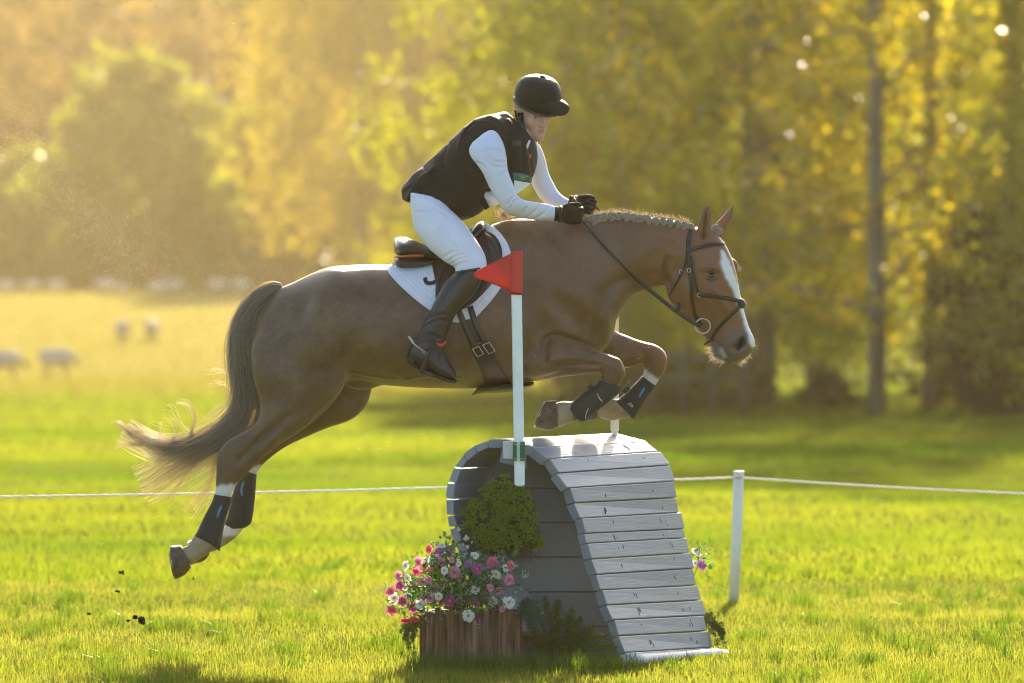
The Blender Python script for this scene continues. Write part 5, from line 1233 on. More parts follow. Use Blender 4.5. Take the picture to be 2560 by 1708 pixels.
def ivy(x, y, s_, d, yaw, par):
    o = [(0, -.2), (.28, -.42), (.36, -.1), (.72, .02), (.40, .30), (.12, .80), (0, 1.0), (-.12, .80), (-.40, .30), (-.72, .02), (-.36, -.1), (-.28, -.42)]
    v = [(0, 0, .10)] + [(a, b, -.10 * a * a + iv.uniform(-.08, .08)) for a, b in o]; f = [[0, i + 1, (i + 1) % 12 + 1] for i in range(12)]
    me = bpy.data.meshes.new('ivy_leaf'); me.from_pydata(v, [], f); me.update(); e = link('ivy_leaf', me, m_ivy, par)
    e.location = Vector(P(x, y, d)) - rootloc(par); e.scale = (s_, s_, s_); e.rotation_euler = (math.radians(80) + iv.uniform(-.6, .6), iv.uniform(-1, 1), yaw)
for x, y, s_, a in ((985, 210, .024, .2), (905, 110, .017, 2.8), (880, 190, .016, 1.5), (1000, 300, .018, 3.4), (1040, 250, .012, -1.2), (1530, 505, .011, .3), (1620, 625, .013, .5), (1500, 690, .016, 2.2), (1585, 760, .010, 1.2), (870, 1010, .018, 1.0), (905, 405, .012, .4), (1530, 790, .012, 3), (1600, 560, .010, -1)):
    ivy(*Z3(x, y), s_, 25.0, a, bq_)
bouquet('flower_spray', 'small spray of one violet and white flowers peeping out behind the plank face', P(1735, 1470, 26.62), [(1754, 1413, 13, 'v', (.3, .2)), (1739, 1378, 9, 'w', (.1, .5)), (1746, 1386, 7, 'w', (.4, .5)), (1738, 1408, 8, 'w', (.3, 0))], 60, np.array((1735, 1410)), (26.56, 26.64), 8)

# dwarf conifer: tufts of needles over a lumpy body
def needles(name, mat, spots, n_tuft, n_need, ln, parent, seed, rad=.0011, droop=0.0, flat=None):
    rg = np.random.default_rng(seed); V_, F_ = [], []
    L = []
    for c, u in spots:
        for _ in range(n_need):
            d = u + rg.normal(0, .55, 3); d /= np.linalg.norm(d); l_ = ln * rg.uniform(.6, 1.2); L.append([c, c + d * l_])
    L = np.array(L); return mk(name, *strands(L, rg.uniform(rad * .7, rad * 1.2, len(L)), .3), mat, parent)
DC = 25.46
shrub = thing('dwarf_conifer', 'round yellowish green dwarf conifer inside the hollow end of the jump', 'conifer', P(1235, 1640, DC))
outl = [(1257, 1184), (1232, 1192), (1212, 1212), (1196, 1236), (1176, 1250), (1156, 1272), (1152, 1296), (1160, 1330), (1178, 1352), (1196, 1366), (1230, 1376), (1275, 1380), (1320, 1374), (1350, 1370), (1364, 1362), (1356, 1335), (1342, 1310), (1340, 1280), (1330, 1252), (1312, 1228), (1296, 1205), (1278, 1190)]
rg = np.random.default_rng(12); spots = []; lumps = []
ov = np.array(outl, float); cc = ov.mean(0)
while len(lumps) < 210:
    q = np.array((rg.uniform(1150, 1366), rg.uniform(1182, 1382)))
    if inpoly(q[None], cc + (ov - cc) * .92)[0]:
        e = np.linalg.norm(q - cc) / 105; z = math.sqrt(max(0, 1 - min(e, 1) ** 2)); lumps.append((q, z))
for q, z in lumps:
    for s in ((-1, 1) if rg.random() < .35 else (-1,)):
        c = P(q[0], q[1], DC + s * (.165 * z + rg.uniform(-.01, .02))); r = rg.uniform(.016, .026)
        out_ = np.array(((q[0] - cc[0]) / 105, s * max(z, .3), -(q[1] - cc[1]) / 105 + .15)); out_ /= np.linalg.norm(out_)
        for _ in range(9):
            dv_ = rg.normal(0, 1, 3) + out_ * .9; dv_ /= np.linalg.norm(dv_); spots.append((c + dv_ * r * .75, dv_))
m_need = leafmat('conifer_needle', (.21, .31, .025), (.46, .55, .07), .42, (1.1, 1.2, .4), .45, .03)
needles('foliage', m_need, spots, 0, 12, .012, shrub, 3, .0012)['kind'] = 'stuff'
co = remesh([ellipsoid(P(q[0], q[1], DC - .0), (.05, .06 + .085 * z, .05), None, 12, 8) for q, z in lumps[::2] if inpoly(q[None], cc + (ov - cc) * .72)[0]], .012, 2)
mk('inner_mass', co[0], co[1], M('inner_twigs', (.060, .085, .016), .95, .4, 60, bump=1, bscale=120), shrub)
tw = []
for i in range(150):
    b = P(rg.uniform(1200, 1330), rg.uniform(1355, 1380), DC + rg.uniform(-.12, .10)); e = b + np.array((rg.normal(0, .035), rg.normal(0, .02), -rg.uniform(.02, .075))); tw.append([b, (b + e) / 2 + rg.normal(0, .008, 3), e])
mk('dry_twigs', *strands(np.array(tw), rg.uniform(.0006, .0014, 150), .5), M('dry_twig', (.10, .07, .035), .9, .4), shrub)['kind'] = 'stuff'
mk('trunk', *tube([P(1240, 1372, DC), P(1238, 1520, DC), P(1236, 1650, DC)], [.010, .013, .018], 8), M('conifer_bark', (.05, .03, .02), .9, .4, bump=.6), shrub)

def spray(name, label, base, tips, mat, seed, per=60, ln=.012, d=25.2):
    t = thing(name, label, 'conifer sprig', base); rg = np.random.default_rng(seed); sp = []; st = MB()
    for (x, y, dd) in tips:
        e = P(x, y, dd); b = np.array(base) + rg.normal(0, .015, 3); mid = (b + e) / 2 + (rg.normal(0, .01), 0, .03); c = cr(np.array([b, mid, e]), 6); st.add(*tube(c, np.linspace(.003, .001, len(c)), 5))
        for _ in range(per):
            u = rg.uniform(.25, 1); i = int(u * (len(c) - 1)); dr = c[min(i + 1, len(c) - 1)] - c[max(i - 1, 0)]; dr /= np.linalg.norm(dr) + 1e-9; w = rg.normal(0, 1, 3); off = w * .014 * (1.15 - u); sp.append((c[i] + off, dr * .8 + w * .5))
    st.obj('twigs', m_stem, t)['kind'] = 'stuff'; needles('foliage', mat, sp, 0, 8, ln, t, seed, .0011)['kind'] = 'stuff'; return t
m_blue = leafmat('blue_juniper', (.08, .15, .11), (.18, .27, .21), .2, None, .5, .03)
m_dead = leafmat('brown_conifer', (.09, .13, .028), (.24, .27, .075), .2, None, .6, .02)
spray('juniper_sprig', 'blue green juniper sprig hanging beside the log planter', P(1302, 1540, 25.10), [(1345, 1505, 25.05), (1352, 1520, 25.05), (1368, 1562, 25.02), (1376, 1578, 25.03), (1340, 1560, 25.0), (1352, 1590, 25.02), (1330, 1530, 25.0), (1322, 1505, 25.06), (1328, 1572, 25.03)], m_blue, 5, 90)
spray('conifer_cutting', 'dull brown green conifer cutting lying inside the foot of the jump', P(1390, 1655, 25.36), [(1330, 1500, 25.36), (1362, 1488, 25.38), (1398, 1496, 25.36), (1430, 1520, 25.36), (1455, 1545, 25.34), (1490, 1565, 25.34), (1520, 1590, 25.34), (1545, 1620, 25.36), (1480, 1610, 25.3), (1440, 1580, 25.28), (1400, 1550, 25.28), (1360, 1540, 25.3), (1320, 1560, 25.28), (1350, 1590, 25.26), (1410, 1610, 25.24), (1330, 1620, 25.24), (1300, 1600, 25.3), (1460, 1640, 25.26), (1520, 1640, 25.32)], m_dead, 6, 150, .020)
spray('conifer_cutting', 'dark feathery conifer cutting left of the log planter', P(1052, 1560, 25.08), [(1010, 1600, 25.02), (1020, 1625, 25.02), (1036, 1640, 25.0), (1000, 1580, 25.04), (1030, 1600, 25.0)], m_dead, 7, 60, .016)
spray('conifer_cutting', 'dark feathery cutting sticking out right of the ramp foot', P(1770, 1560, 26.5), [(1796, 1570, 26.45), (1806, 1600, 26.45), (1815, 1620, 26.42), (1800, 1630, 26.42), (1790, 1545, 26.45), (1812, 1586, 26.45)], m_dead, 8, 60, .016)
# ------------------------------------------------------------------ ground
def terrain(x, y):
    x, y = np.asarray(x, float), np.asarray(y, float)
    z = .030 * hsh(x * .9, y * .55) + .03 * hsh(x * .23 + 4, y * .16, 2) * np.clip((y - 30) / 20, 0, 1)
    up = np.clip((y - 158) / 142, 0, None); z = z + 3.15 * np.minimum(up, 1.03) ** 1.05 - 1.6 * np.clip((y - 306) / 40, 0, 1) ** 2
    hill = np.clip((y - 372) / 230, 0, 3); z = z + 52 * hill ** 1.1
    flat = np.exp(-((x - .3) ** 2 / 9 + (y - 25.6) ** 2 / 6)); return z * (1 - .8 * flat)
ys = np.unique(np.r_[np.arange(-6, 20, 2.), np.arange(20, 60, .5), np.arange(60, 170, 3), np.arange(170, 420, 8), np.arange(420, 900, 40), np.arange(900, 3200, 300)])
xs_ = np.unique(np.r_[-np.geomspace(8, 2500, 34), np.arange(-8, 8.1, .5), np.geomspace(8, 2500, 34)])
X, Y = np.meshgrid(xs_, ys); Zt = terrain(X, Y) - .012
n1, m1 = X.shape; i, j = np.arange(n1 - 1)[:, None] * m1, np.arange(m1 - 1)[None]
q = np.stack([i + j, i + j + 1, i + m1 + j + 1, i + m1 + j], -1).reshape(-1, 4)
def ground_material():
    m = M('turf', (.076, .096, .016), .95, .3, .5, hue=(.135, .148, .030), bump=.5, bscale=9, spec=0); n, l = nt(m); b = n['Principled BSDF']; src = b.inputs['Base Color'].links[0].from_socket
    at = n.new('ShaderNodeAttribute'); at.attribute_name = 'straw'; mx = n.new('ShaderNodeMix'); mx.data_type = 'RGBA'; mx.inputs[7].default_value = (.26, .22, .07, 1)
    l.new(at.outputs['Fac'], mx.inputs[0]); l.new(src, mx.inputs[6])
    a2 = n.new('ShaderNodeAttribute'); a2.attribute_name = 'wood'; m2 = n.new('ShaderNodeMix'); m2.data_type = 'RGBA'; m2.inputs[7].default_value = (.05, .045, .02, 1)
    l.new(a2.outputs['Fac'], m2.inputs[0]); l.new(mx.outputs[2], m2.inputs[6]); l.new(m2.outputs[2], b.inputs['Base Color']); return m
straw = np.clip((Y - 112 + 8 * hsh(X * .1, Y * .05)) / 45, 0, 1); straw = straw * np.clip((.024 - X / Y.clip(1)) / .008, 0, 1); wood = np.clip((Y - 352) / 8, 0, 1)
tag(mk('ground', np.stack([X, Y, Zt], -1).reshape(-1, 3), q, ground_material(), None, True, {'straw': straw.ravel(), 'wood': wood.ravel()}), kind='structure')

def blades(n, xy, h, w, lean=.35, seed=1, simple=False):
    rg = np.random.default_rng(seed); x, y = xy; z = terrain(x, y) - .012
    a = rg.uniform(0, 6.2832, n); b = rg.uniform(0, 6.2832, n); ln = np.abs(rg.normal(0, lean, n)) + .05
    dx, dy = np.cos(a) * w / 2, np.sin(a) * w / 2; lx, ly = np.cos(b) * ln * h, np.sin(b) * ln * h
    base = np.stack([x, y, z], 1); s = np.stack([dx, dy, 0 * dx], 1)
    mid = base + np.stack([lx * .35, ly * .35, h * .55], 1); tip = base + np.stack([lx, ly, h * np.sqrt(np.clip(1 - (ln * .55) ** 2, .2, 1))], 1)
    if simple: return np.stack([base - s, base + s, tip], 1).reshape(-1, 3), np.arange(n * 3).reshape(-1, 3)
    v = np.stack([base - s, base + s, mid - s * .75, mid + s * .75, tip], 1).reshape(-1, 3); k = np.arange(n)[:, None] * 5
    return v, [np.hstack([k, k + 1, k + 3, k + 2]), np.hstack([k + 2, k + 3, k + 4])]
def field(seed, n, y0, y1, wmul=1.45, pad=.8, power=1.0):
    rg = np.random.default_rng(seed); y = y0 + (y1 - y0) * rg.random(n) ** power; half = y * 1280 / F * wmul + pad; x = rg.uniform(-1, 1, n) * half; return x, y
m_grass = leafmat('grass_blade', (.082, .104, .011), (.182, .200, .022), .6, (1.24, 1.26, .75), .35, .010, patch=(.192, .194, .034), pscale=.9)
m_grass2 = leafmat('field_grass', (.124, .148, .013), (.200, .218, .022), .6, (1.24, 1.26, .75), .4, .006, patch=(.085, .135, .009), pscale=.12)
m_hay = leafmat('dry_field_grass', (.19, .175, .036), (.26, .235, .062), .36, (1.1, 1.05, .7), .5, .02, patch=(.23, .215, .045), pscale=.012)
x, y = field(21, 175000, 21.8, 33.5, 1.5, 1.3); keep = np.ones(len(x), bool)
thick = hsh(x * 2.1, y * 1.1, 1) ; h = np.clip(.037 + .006 * thick + .006 * hsh(x * .7, y * .35, 5), .02, .09) * rng.uniform(.6, 1.25, len(x))
tall = rng.random(len(x)) < .015; h[tall] *= 1.9; h = np.where(y < 25.15, h * 1.35, h)
h = h * .86; w_ = rng.uniform(.0028, .0052, len(x)); a_ = y < 27.8; v, f = blades(int(a_.sum()), (x[a_], y[a_]), h[a_], w_[a_], .45, 2); vb, fb = blades(int((~a_).sum()), (x[~a_], y[~a_]), h[~a_], w_[~a_] * 1.2, .45, 12, True); f = f + [fb + len(v)]; v = np.vstack([v, vb])
rg = np.random.default_rng(33); tc_ = np.stack(field(34, 240, 23.6, 36, 1.3), 1); tx_ = np.repeat(tc_, 55, 0) + rg.normal(0, .035, (240 * 55, 2)); base_ = np.stack([rg.uniform(-.46, .56, 1500), rg.uniform(24.74, 24.98, 1500)], 1); tx_ = np.vstack([tx_, base_]); th_ = np.r_[rg.uniform(.05, .10, len(tx_) - 1500), rg.uniform(.04, .11, 1500)]; v2, f2_ = blades(len(tx_), (tx_[:, 0], tx_[:, 1]), th_, rg.uniform(.003, .005, len(tx_)), .55, 6)
tag(mk('grass', v2, f2_, leafmat('tuft_blade', (.05, .10, .008), (.14, .19, .012), .5, (1.2, 1.3, .5), .35, .03), None, False), 'darker longer tufts standing up out of the short grass', 'grass', kind='stuff')
tag(mk('grass', v, f, m_grass, None, False), 'short bright green grass growing all round the foot of the jump', 'grass', kind='stuff')
x, y = field(22, 150000, 33.5, 62, 1.5, 2.0, 1.3); h = np.clip(.050 + .008 * hsh(x * .9, y * .3, 2), .02, .1) * rng.uniform(.6, 1.2, len(x))
v, f = blades(len(x), (x, y), h, rng.uniform(.010, .016, len(x)), .45, 3, True)
tag(mk('grass', v, f, m_grass2, None, False), 'soft blurred green grass beyond the white rope', 'grass', kind='stuff')
x, y = field(23, 150000, 62, 160, 1.6, 4, 1.4); kp = rng.random(len(x)) < np.clip((160 - y) / 45, .02, 1); x, y = x[kp], y[kp]; h = np.clip(.085 + .03 * hsh(x * .4, y * .1, 2), .03, .14) * rng.uniform(.6, 1.2, len(x))
v, f = blades(len(x), (x, y), h, rng.uniform(.022, .040, len(x)), .45, 4, True)
tag(mk('grass', v, f, m_grass2, None, False), 'green pasture between the rope and the pale sheep field', 'grass', kind='stuff')
x, y = field(24, 160000, 112, 316, 1.7, 8, 1.2); kp = (rng.random(len(x)) < np.clip((y - 112) / 38, .02, 1)) & (x / y < .022 + .004 * np.sin(y * .2)); x, y = x[kp], y[kp]; h = .16 * rng.uniform(.5, 1.2, len(x))
v, f = blades(len(x), (x, y), h, rng.uniform(.05, .10, len(x)), .5, 5, True)
tag(mk('grass', v, f, m_hay, None, False), 'pale dry grass of the sloping sheep field', 'grass', kind='stuff')

# ------------------------------------------------------------------ rope and posts
post = thing('rope_post', 'slim white leaning post holding the white rope right of the jump', 'post', P(1834, 1508, 30.8))
pv, pf = tube([P(1834, 1512, 30.8), P(1842, 1330, 30.8), P(1847, 1184, 30.8), P(1847, 1181, 30.8)], [.0285, .0285, .0285, .026], 20)
mk('post_shaft', pv, pf, paint_material('white_post', (.80, .83, .84), (.14, .14, .14), (90, 90, 4)), post)
mk('post_cap', *tube([P(1847, 1183, 30.8), P(1847, 1178, 30.8)], [.031, .029], 20), M('white_cap', (.75, .76, .76), .5), post)
p0, p1, p2 = P(-420, 1246, 27.4), P(1847, 1193, 30.8) - np.array((0, .03, 0)), P(2900, 1246, 29.0)
def sag(a, b, s, n=60): t = np.linspace(0, 1, n)[:, None]; return a + (b - a) * t - np.array((0, 0, s)) * 4 * t * (1 - t)
line = np.vstack([sag(p0, p1, .02), sag(p1, p2, .012)[1:]])
rope = MB()
for ph in (0, 2.1, 4.2):
    fine = np.stack([np.interp(np.linspace(0, len(line) - 1, 900), np.arange(len(line)), line[:, k]) for k in range(3)], 1); s_ = np.linspace(0, 1, 900) * 330 + ph
    fine[:, 1] += .0034 * np.cos(s_); fine[:, 2] += .0034 * np.sin(s_); rope.add(*tube(fine, .0038, 6))
mo = rope.obj('rope', leafmat('white_rope_fibre', (.72, .72, .68), (.9, .9, .86), .6), None); tag(mo, 'white twisted rope strung low across the field behind the jump', 'rope')

# ------------------------------------------------------------------ sheep
m_wool = leafmat('sheep_wool', (.44, .40, .34), (.50, .45, .38), .12); m_face = M('sheep_face', (.16, .13, .11), .8, .2)
def make_sheep(head_dir):
    rg = np.random.default_rng(2)
    body = [ellipsoid((0, 0, .58), (.46, .24, .26), None, 16, 10), ellipsoid((-.26, 0, .58), (.24, .23, .25)), ellipsoid((.26, 0, .60), (.22, .21, .23)), ellipsoid((.42, 0, .58), (.14, .13, .15))]
    v, q = remesh(body, .03, 2); nn = normals(v, q); v = v + nn * (.012 * hsh(v[:, 0] * 30, v[:, 1] * 30, v[:, 2] * 30))[:, None]; out = [('body', v, q, m_wool)]
    hd = [ellipsoid((.56, 0, .50), (.085, .06, .07)), ellipsoid((.64, 0, .40), (.06, .045, .08)), ellipsoid((.53, .08, .53), (.02, .05, .02)), ellipsoid((.53, -.08, .53), (.02, .05, .02))] if head_dir == 'graze' else [ellipsoid((.55, 0, .72), (.085, .065, .075)), ellipsoid((.64, 0, .68), (.07, .045, .05)), ellipsoid((.51, .09, .75), (.02, .055, .02)), ellipsoid((.51, -.09, .75), (.02, .055, .02)), ellipsoid((.46, 0, .66), (.09, .08, .10))]
    v, q = remesh(hd, .012, 2); out.append(('head', v, q, m_face))
    for a in (-.30, .28):
        for b in (-.12, .12):
            v, f = tube([(a, b, .42), (a + .01, b, .22), (a, b, .0)], [.05, .032, .030], 8); out.append(('leg', v, f, m_face))
    return [(n, mesh_np('sheep_' + n, v, f), m) for n, v, f, m in out]
SM = {k: make_sheep(k) for k in ('graze', 'up')}
sh_list = [  # px, py of the feet, distance, heading, pose, label
    (140, 956, 160, 0.0, 'graze', 'woolly sheep grazing side-on in the lower left, head to the right'), (8, 960, 158, .25, 'graze', 'sheep cut off by the left edge of the photo, grazing'),
    (306, 860, 200, -1.25, 'up', 'sheep facing the camera, left one of two in mid-field'), (378, 858, 201, -1.75, 'up', 'sheep facing the camera, right one of two in mid-field'),
    (16, 752, 296, .3, 'up', 'distant sheep at the far left end of the back row'), (80, 752, 297, 2.6, 'graze', 'distant pale sheep second from the left in the back row'), (140, 752, 298, 0, 'graze', 'distant sheep third from the left in the back row'),
    (262, 754, 297, 3.0, 'graze', 'distant sheep in the back row just left of the one with a dark face'), (305, 762, 290, -1.2, 'up', 'distant sheep with a dark face, just below the back row'), (392, 758, 292, .4, 'graze', 'larger distant sheep in the middle of the back row'),
    (436, 756, 296, 2.9, 'graze', 'greyish distant sheep right of the middle of the back row'), (542, 752, 298, 0, 'graze', 'distant sheep second from the right in the back row, clear of the horse'), (604, 753, 297, 3.1, 'graze', 'distant sheep partly behind the horse\'s tail root')]
for px_, py_, d, hd, pose, lab in sh_list:
    xx = (px_ - CX) / F * d; t = thing('sheep', lab, 'sheep', (xx, d, float(terrain(xx, d)) - .02), 'sheep grazing in the pale field')
    t.rotation_euler = (0, 0, hd)
    for nme, me, m in SM[pose]:
        o = bpy.data.objects.new(nme, me); COL.objects.link(o); o.parent = t
        if not me.materials: me.materials.append(m)

# ------------------------------------------------------------------ trees
def leaves(cs, rs, per, size, rg, droop=0.0, elong=1.0):
    n = len(cs) * per; c = np.repeat(cs, per, 0); r = np.repeat(rs, per)
    u = rg.normal(0, 1, (n, 3)); u /= np.linalg.norm(u, axis=1)[:, None]; off = u * (r * rg.random(n) ** .45)[:, None]; off[:, 2] *= elong
    p = c + off; a = rg.normal(0, 1, (n, 3)); a[:, 2] -= droop; a /= np.linalg.norm(a, axis=1)[:, None]; b = np.cross(a, rg.normal(0, 1, (n, 3))); b /= np.linalg.norm(b, axis=1)[:, None]
    s = (size * rg.uniform(.6, 1.3, n))[:, None]; v = np.stack([p - a * s, p + b * s * .55, p + a * s, p - b * s * .55], 1).reshape(-1, 3)
    return v, np.arange(n * 4).reshape(-1, 4)
def limbs(rg, base, h, r, n, spread, z0):
    mb = MB(); t = np.linspace(0, 1, 9); bend = rg.normal(0, .05, 2) * h; tr = np.stack([base[0] + bend[0] * t ** 2 * .5, base[1] + bend[1] * t ** 2 * .5, base[2] - .3 + h * t], 1)
    mb.add(*tube(tr, r * (1 - t) ** .8 + .006, 10)); ends = []
    for i in range(n):
        u = z0 + (1 - z0) * .9 * (i + rg.random()) / n; k = tr[0] + (tr[-1] - tr[0]) * u; k[0] = np.interp(u, t, tr[:, 0]); k[1] = np.interp(u, t, tr[:, 1]); a = rg.uniform(0, 6.28); l_ = spread * (1 - .55 * u) * rg.uniform(.6, 1.1)
        e = k + np.array((math.cos(a) * l_, math.sin(a) * l_, l_ * rg.uniform(.05, .55))); m_ = (k + e) / 2 + np.array((0, 0, l_ * .12)); mb.add(*tube(cr(np.array([k, m_, e]), 3), np.linspace(r * .35 * (1 - .6 * u), .015, 7), 6)); ends.append((m_ + e) / 2); ends.append(e)
    return mb, np.array(ends)
m_bark = M('tree_bark', (.19, .165, .12), .9, .4, 3, bump=.8, bscale=14, stretch=(1, 1, .3))
PROTO = {}
def tree(kind, label, px_, d, h, r, crown, mat, seed, group=None, sc=1.0, rot=0.0, cat='tree', name='tree'):
    """crown = dict(n clusters, per, size, rad, w, z0, z1, droop, elong, shape)"""
    x = (px_ - CX) / F * d; t = thing(name, label, cat, (x, d, float(terrain(x, d))), group)
    if kind not in PROTO:
        rg = np.random.default_rng(seed); mb, ends = limbs(rg, (0, 0, 0), h * .93, r, crown.get('limbs', 16), crown['w'] * .8, crown['z0'] / h)
        tm = mesh_np('trunk', np.concatenate(mb.v), [g for g in mb.f if g.shape[1] == 4] + [g for g in mb.f if g.shape[1] == 3]); tm.materials.append(m_bark)
        n = crown['n']; z = crown['z0'] + (crown['z1'] - crown['z0']) * rg.random(n); u = (z - crown['z0']) / (crown['z1'] - crown['z0'])
        prof = crown['w'] * {'round': np.sqrt(np.clip(1 - (2 * u - .9) ** 2 * .75, .05, 1)), 'cone': (1 - u) * .95 + .08, 'full': np.clip(1.05 - u ** 2.2, .1, 1), 'weep': np.clip(1 - u ** 3, .1, 1)}[crown.get('shape', 'round')]
        a = rg.uniform(0, 6.28, n); rr = prof * rg.random(n) ** .55 * (1 + .18 * np.sin(a * 3 + seed) + .12 * np.sin(a * 5 + z)); cs = np.stack([rr * np.cos(a), rr * np.sin(a), z], 1)
        gap = hsh(cs[:, 0] * crown.get('gapf', .9), cs[:, 2] * crown.get('gapf', .9), cs[:, 1] * .5 + seed); cs = cs[gap > crown.get('gap', -.25)]
        rs = crown['rad'] * rg.uniform(.6, 1.3, len(cs)); v, f = leaves(cs, rs, crown['per'], crown['size'], rg, crown.get('droop', 0), crown.get('elong', 1))
        cm = mesh_np('crown', v, f, False); cm.materials.append(mat); PROTO[kind] = (tm, cm)
    tm, cm = PROTO[kind]
    for nm, me in (('trunk', tm), ('crown', cm)):
        o = bpy.data.objects.new(nm, me); COL.objects.link(o); o.parent = t
    t.scale = (sc, sc, sc); t.rotation_euler = (0, 0, rot); return t
L_gold = leafmat('golden_leaf', (.27, .265, .010), (.52, .39, .014), .68, (1.3, 1.2, .35), .25, .08)
L_olive = leafmat('olive_leaf', (.18, .205, .016), (.26, .26, .020), .62, (1.2, 1.15, .4), .4, .04)
L_birch = leafmat('yellowing_birch_leaf', (.20, .20, .014), (.34, .27, .018), .62, (1.2, 1.05, .4), .4, .04)
L_lime = leafmat('lime_leaf', (.12, .15, .02), (.20, .22, .03), .5, (1.2, 1.15, .4), .4, .03)
L_dark = leafmat('dark_conifer_leaf', (.030, .032, .010), (.06, .055, .016), .25, None, .5, .03)
L_wood = leafmat('far_wood_leaf', (.085, .070, .028), (.135, .105, .038), .42, (1.2, 1.0, .5), .5, .02)
gold = dict(n=420, per=34, size=.105, rad=.62, w=4.6, z0=1.7, z1=20.5, gap=-.15, gapf=1.1, limbs=26)
tree('gold_a', 'tall golden-leaved tree with a straight slim trunk, right of the horse\'s nose', 2192, 97, 21, .165, gold, L_gold, 31, 'golden trees on the right', 1, 0)
tree('gold_b', 'golden-leaved tree with a forked look, right of the slim straight trunk', 2330, 103, 21, .15, dict(gold, z0=2.3), L_gold, 32, 'golden trees on the right', 1.0, 1.0)
tree('gold_a', 'golden tree filling the upper right corner', 2540, 101, 21, .16, gold, L_gold, 31, 'golden trees on the right', 1.15, 2.2)
tree('gold_b', 'golden tree half hidden behind the two slim trunks on the right', 2440, 112, 21, .16, gold, L_gold, 32, 'golden trees on the right', 1.1, 4.0)
olive = dict(n=860, per=58, size=.085, rad=.75, w=4.2, z0=.7, z1=17, gap=-.55, gapf=.8, shape='full', limbs=22, droop=.8)
tree('olive_a', 'broad hazy olive tree above the horse\'s neck', 1600, 118, 18, .33, olive, L_olive, 41, 'olive green trees behind the horse\'s head', 1, .3)
tree('olive_b', 'broad hazy olive tree behind the horse\'s nose with a thick grey trunk', 1890, 108, 18, .40, dict(olive, z0=1.0), L_olive, 42, 'olive green trees behind the horse\'s head', 1, 1.2)
tree('olive_a', 'olive tree filling the gap between the thick grey trunk and the golden trees', 2050, 128, 18, .33, olive, L_olive, 41, 'olive green trees behind the horse\'s head', 1.05, 3.0)
tree('olive_b', 'olive tree behind the rider\'s outstretched hands', 1440, 135, 18, .35, dict(olive, z0=1.0), L_olive, 42, 'olive green trees behind the horse\'s head', 1.05, 4.4)
tree('lime_a', 'small lime-yellow tree lit brightly right of the rider\'s helmet', 1560, 104, 14, .02, dict(n=70, per=30, size=.10, rad=.5, w=1.5, z0=3.6, z1=9, gap=-.4, limbs=10), leafmat('bright_leaf', (.20, .20, .02), (.34, .25, .02), .6, (1.25, 1.1, .4), .25, .08), 45, None, 1, .5)
birch = dict(n=640, per=52, size=.125, rad=.8, w=4.4, z0=2.6, z1=17, gap=-.35, gapf=.7, shape='weep', limbs=20, droop=1.5, elong=1.9)
tree('birch_a', 'weeping golden birch left of the rider', 905, 338, 17, .25, birch, L_birch, 51, 'weeping birches behind the rider', 1.9, 0)
tree('birch_b', 'weeping golden birch directly behind the rider\'s back', 1130, 342, 17, .25, birch, L_birch, 52, 'weeping birches behind the rider', 1.9, .8)
tree('birch_a', 'weeping birch between the rider and the olive trees', 1340, 346, 17, .25, birch, L_birch, 51, 'weeping birches behind the rider', 2.0, 2.0)
lime = dict(n=320, per=34, size=.34, rad=1.0, w=4.6, z0=.6, z1=10.8, gap=-.5, gapf=.5, shape='round', limbs=14)
tree('lime_b', 'round pale green tree standing before the misty wood on the left', 350, 345, 11, .3, lime, L_lime, 61, 'round trees at the edge of the misty wood', 1.42, 0)
tree('lime_b', 'lower pale green tree at the left edge of the photo', 90, 352, 11, .3, lime, L_lime, 61, 'round trees at the edge of the misty wood', .95, 2.0)
tree('lime_b', 'pale green tree between the round tree and the birches', 660, 360, 11, .3, lime, L_lime, 61, 'round trees at the edge of the misty wood', 1.2, 4.0)
tree('dark_a', 'low dark shaded conifer at the right edge of the photo', 2505, 94.5, 12, .3, dict(n=380, per=34, size=.15, rad=.6, w=3.0, z0=.4, z1=8.2, gap=-.8, shape='round', limbs=16), L_dark, 71, None, .42, 0, 'conifer', 'dark_conifer')
for px_, d, s_, a_, lab in ((3000, 91, 1.0, .4, 'olive tree beyond the right edge whose shadow crosses the field'), (3700, 96, 1.05, 2.2, 'second olive tree beyond the right edge, casting shade on the field'), (2960, 99, 1.0, 3.6, 'olive tree just outside the right edge of the photo')):
    tree('olive_a', lab, px_, d, 18, .33, olive, L_olive, 41, 'olive green trees behind the horse\'s head', s_, a_)
# low hedge and rough growth under the trees
hedge = dict(n=46, per=40, size=.10, rad=.40, w=1.5, z0=.1, z1=1.15, gap=-.9, shape='round', limbs=5)
L_hedge = leafmat('hedge_leaf', (.07, .085, .018), (.15, .14, .03), .45, None, .5, .03)
for i, (px_, d, s_, lab) in enumerate(((1500, 99, .7, 'brownish bush under the horse\'s raised hooves'), (1640, 98, .75, 'brownish bush left of the pale rail'), (1790, 101, .8, 'brownish bush left of the thick grey trunk'), (2070, 105, .5, 'lowest bush, left of the slim straight trunk'), (2420, 106, 1.1, 'dark bush below the dark conifer'), (2570, 104, 1.2, 'dark bush cut off by the right edge'))):
    tree('hedge', lab, px_, d, 1.2, .04, hedge, L_hedge, 81, 'low bushes under the trees', s_, i * 1.1, 'bush', 'bush')
rail = thing('paddock_fence', 'pale blurred rail fence under the trees behind the horse\'s forelegs', 'fence', ((1740 - CX) / F * 95, 95, 0))
m_rail = M('weathered_rail', (.10, .10, .06), .8, .2, bump=.3)
for zz in (.62, .95):
    mk('rail', *tube([P(1630, 815, 95) * (1, 1, 0) + (0, 0, zz), P(1860, 815, 95) * (1, 1, 0) + (0, 0, zz)], .05, 8), m_rail, rail)
